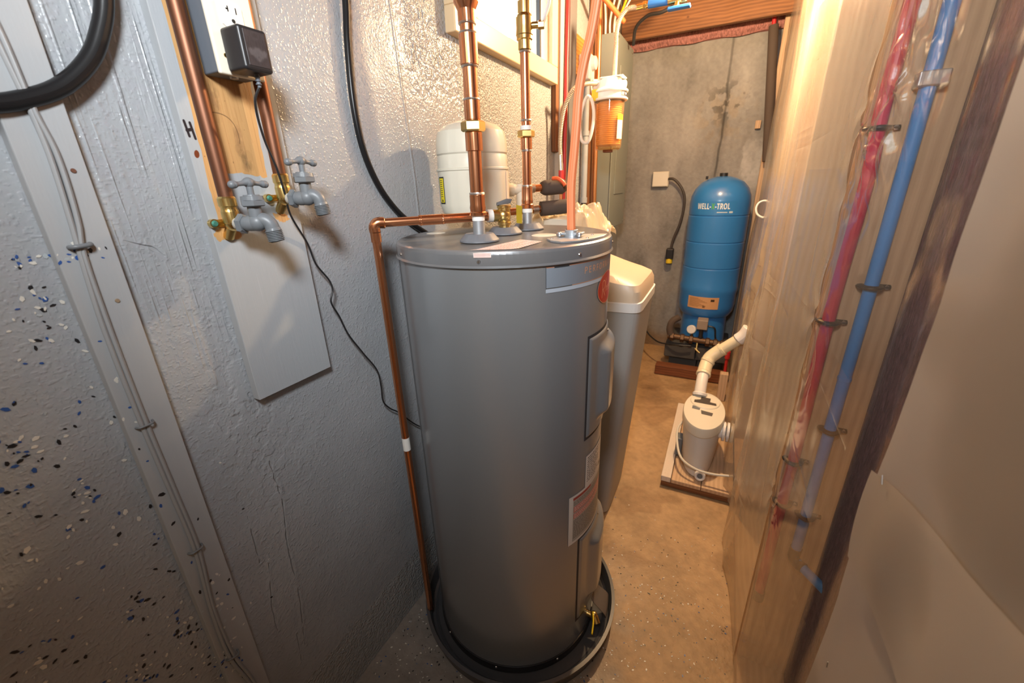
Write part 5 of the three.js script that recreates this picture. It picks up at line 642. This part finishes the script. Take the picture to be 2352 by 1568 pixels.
function sheetX(y, z) {
  let near = 9; for (const s of studZ) near = Math.min(near, Math.abs(z - s + 0.019));
  const free = sm(0.015, 0.16, near), far = sm(-1.1, -1.9, z), low = sm(1.3, 0.5, y);
  let x = XR - 0.0012 - free * (0.006 + 0.014 * far * low) * (0.2 + 1.2 * fbm(z * 2 + 2, y * 1.3, 2));
  x -= (0.1 + 0.9 * far) * 0.014 * free * (1 - Math.abs(2 * fbm(z * 3.4 + y * 0.8, y * 1.6 + 3, 2) - 1)) * (0.3 + low);
  x -= far * free * (0.25 + low) * 0.02 * Math.pow(1 - Math.abs(2 * fbm(z * 6 + y * 1.5 + 9, y * 3 - z, 2) - 1), 3);
  x -= far * free * low * 0.007 * Math.abs(2 * fbm(z * 13 + 3 * noise(y * 3, 1), y * 5 + z * 2, 2) - 1);
  const cr = sm(0.16, 0.05, Math.hypot((y - 1.5) * 0.8, z + 0.79)) + 0.7 * sm(0.1, 0.03, Math.hypot(y - 1.36, z + 0.84)); if (cr > 0) x -= cr * 0.012 * Math.abs(2 * fbm(z * 26 + y * 9, y * 16, 2) - 1);
  for (const [cy, cz, k] of [[1.43, -0.97, 1], [1.08, -0.985, 0.9], [1.46, -0.8, 0.7], [1.395, -0.87, 0.8], [0.62, -0.98, 0.7]]) { const dy = y - cy, dz = z - cz, d = Math.hypot(dy, dz), an = Math.atan2(dy, dz); if (d < 0.24) x -= k * 0.005 * sm(0.24, 0.02, d) * (0.5 + 0.5 * Math.sin(an * 6 + 9 * noise(d * 12, cy * 10))) + k * 0.003 * sm(0.03, 0, d); }
  return x;
}
const softCrease = dataTex(512, 512, (px, py) => { const x = px / 512, y = py / 512; return 0.5 + 0.6 * (sample(NL, x * 4, y * 2) - 0.5) + 0.35 * (sample(NL, x * 16, y * 8) - 0.5); });
const film = (r, g, b, rough, through, bump, k) => new THREE.MeshPhysicalMaterial({ color: new THREE.Color().setRGB(r, g, b), roughness: rough, transmission: through, thickness: 0, ior: 1.5, specularIntensity: 0.75, bumpMap: bump, bumpScale: k, side: THREE.DoubleSide });
M.sheet = film(0.93, 0.88, 0.85, 0.11, 0.955, crease, 0.003); M.cloudy = film(0.95, 0.86, 0.7, 0.26, 0.72, crease, 0.006); M.frost = film(0.78, 0.69, 0.58, 0.55, 0.4, softCrease, 0.005);
{
  const t = thing('clear_plastic_sheet', [XR, 0.02, -0.7], 'clear glossy plastic sheet over the red and blue pipes of the right wall', 'plastic sheet');
  part(t, 'sheet', [grid(240, 560, (u, v) => { const z = -0.36 - 0.675 * u, y = 0.015 + 2.3 * v; return [mixv(sheetX(y, z), XR, sm(-0.6, -0.54, z)), y, z]; }, (u, v) => [u * 0.57, v * 1.9])], M.sheet);
  for (const [y, z] of [[1.62, -1.01], [1.2, -1.02], [0.8, -1.015], [0.36, -1.02]]) part(t, 'staple', [rod([XR - 0.003, y, z], [XR - 0.003, y - 0.008, z - 0.005], 0.0007, 6)], M.steel);
}
{
  const t = thing('cloudy_plastic_sheet', [XR, 0.02, -2.2], 'crumpled golden plastic sheet hanging along the far part of the right wall', 'plastic sheet');
  part(t, 'sheet', [grid(380, 240, (u, v) => { const z = -1.005 - 2.405 * u, y = 0.015 + 2.3 * v; return [Math.max(mixv(0.15, 0.166, sm(-2.6, -2.9, z)), sheetX(y, z) - 0.002 - 0.03 * sm(0.5, 0.0, y) * sm(-1.0, -1.6, z) * noise(z * 6, 2)), y, z]; }, (u, v) => [u * 2, v * 1.9])], M.cloudy);
}
M.frost.map = dataTex(512, 512, (px, py) => { const x = px / 512, y = py / 512, n = fbm(x * 4 + y * 2, y * 4 - x, 4), d = sm(0.4, 0.62, n), k = 0.8 + 0.3 * d; return [k, k * (0.965 + 0.035 * d), k * (0.91 + 0.09 * d)]; }, { srgb: true });
{
  const t = thing('frosted_plastic_sheet', [XR - 0.006, 0.02, -0.2], 'frosted tan plastic sheet overlapping nearest the camera with a loose folded corner', 'plastic sheet');
  const fx = (y, z) => XR - 0.003 - 0.008 * Math.max(0, fbm(z * 5, y * 5 + 9, 3) - 0.4) - 0.003 * sm(-0.47, -0.52, z) * noise(y * 9, 3);
  part(t, 'sheet', [grid(70, 220, (u, v) => { const y = 0.02 + 2.28 * v, e = -0.515 + 0.006 * (noise(y * 7, 1) - 0.5)+ 0, z = e + (0.5 - e) * u; return [fx(y, z), y, z]; }, (u, v) => [u * 0.8, v * 1.9])], M.frost);
  const A = [1.045, -0.5205], B = [0.931, -0.504], Cc = [0.955, -0.1], D = [1.15, -0.1];
  part(t, 'folded_corner', [grid(60, 30, (u, v) => { const y = mixv(mixv(B[0], Cc[0], u), mixv(A[0], D[0], u), v) + 0.004 * Math.sin(u * 9), z = mixv(mixv(B[1], Cc[1], u), mixv(A[1], D[1], u), v); return [fx(y, z) - 0.002 - 0.001 - 0.006 * Math.sin(Math.PI * (0.2 + 0.8 * v)) * (0.6 + 0.4 * Math.sin(u * 14)), y, z]; }, (u, v) => [u * 0.3, v * 0.09])], M.frost);
  for (const [y, z, a] of [[1.06, -0.49, 1], [0.955, -0.475, 0.6], [0.79, -0.47, 0.2]]) part(t, 'staple', [rod([fx(y, z) - 0.006, y, z], [fx(y, z) - 0.006, y - 0.008, z + 0.006 * a], 0.0007, 6)], M.steel);
}
single('white_hook', [sweep([[0.2, 1.225, -2.74], [0.178, 1.233, -2.74], [0.152, 1.222, -2.735], [0.143, 1.195, -2.73], [0.152, 1.165, -2.725], [0.176, 1.148, -2.72], [0.2, 1.145, -2.72]], 0.0055, 50, 10)], M.white, 'white bent pipe hook poking out of the plastic wall', 'hook');

scene.traverse((o) => { if (o.isMesh) { o.castShadow = true; o.receiveShadow = true; } });
renderer.render(scene, camera);
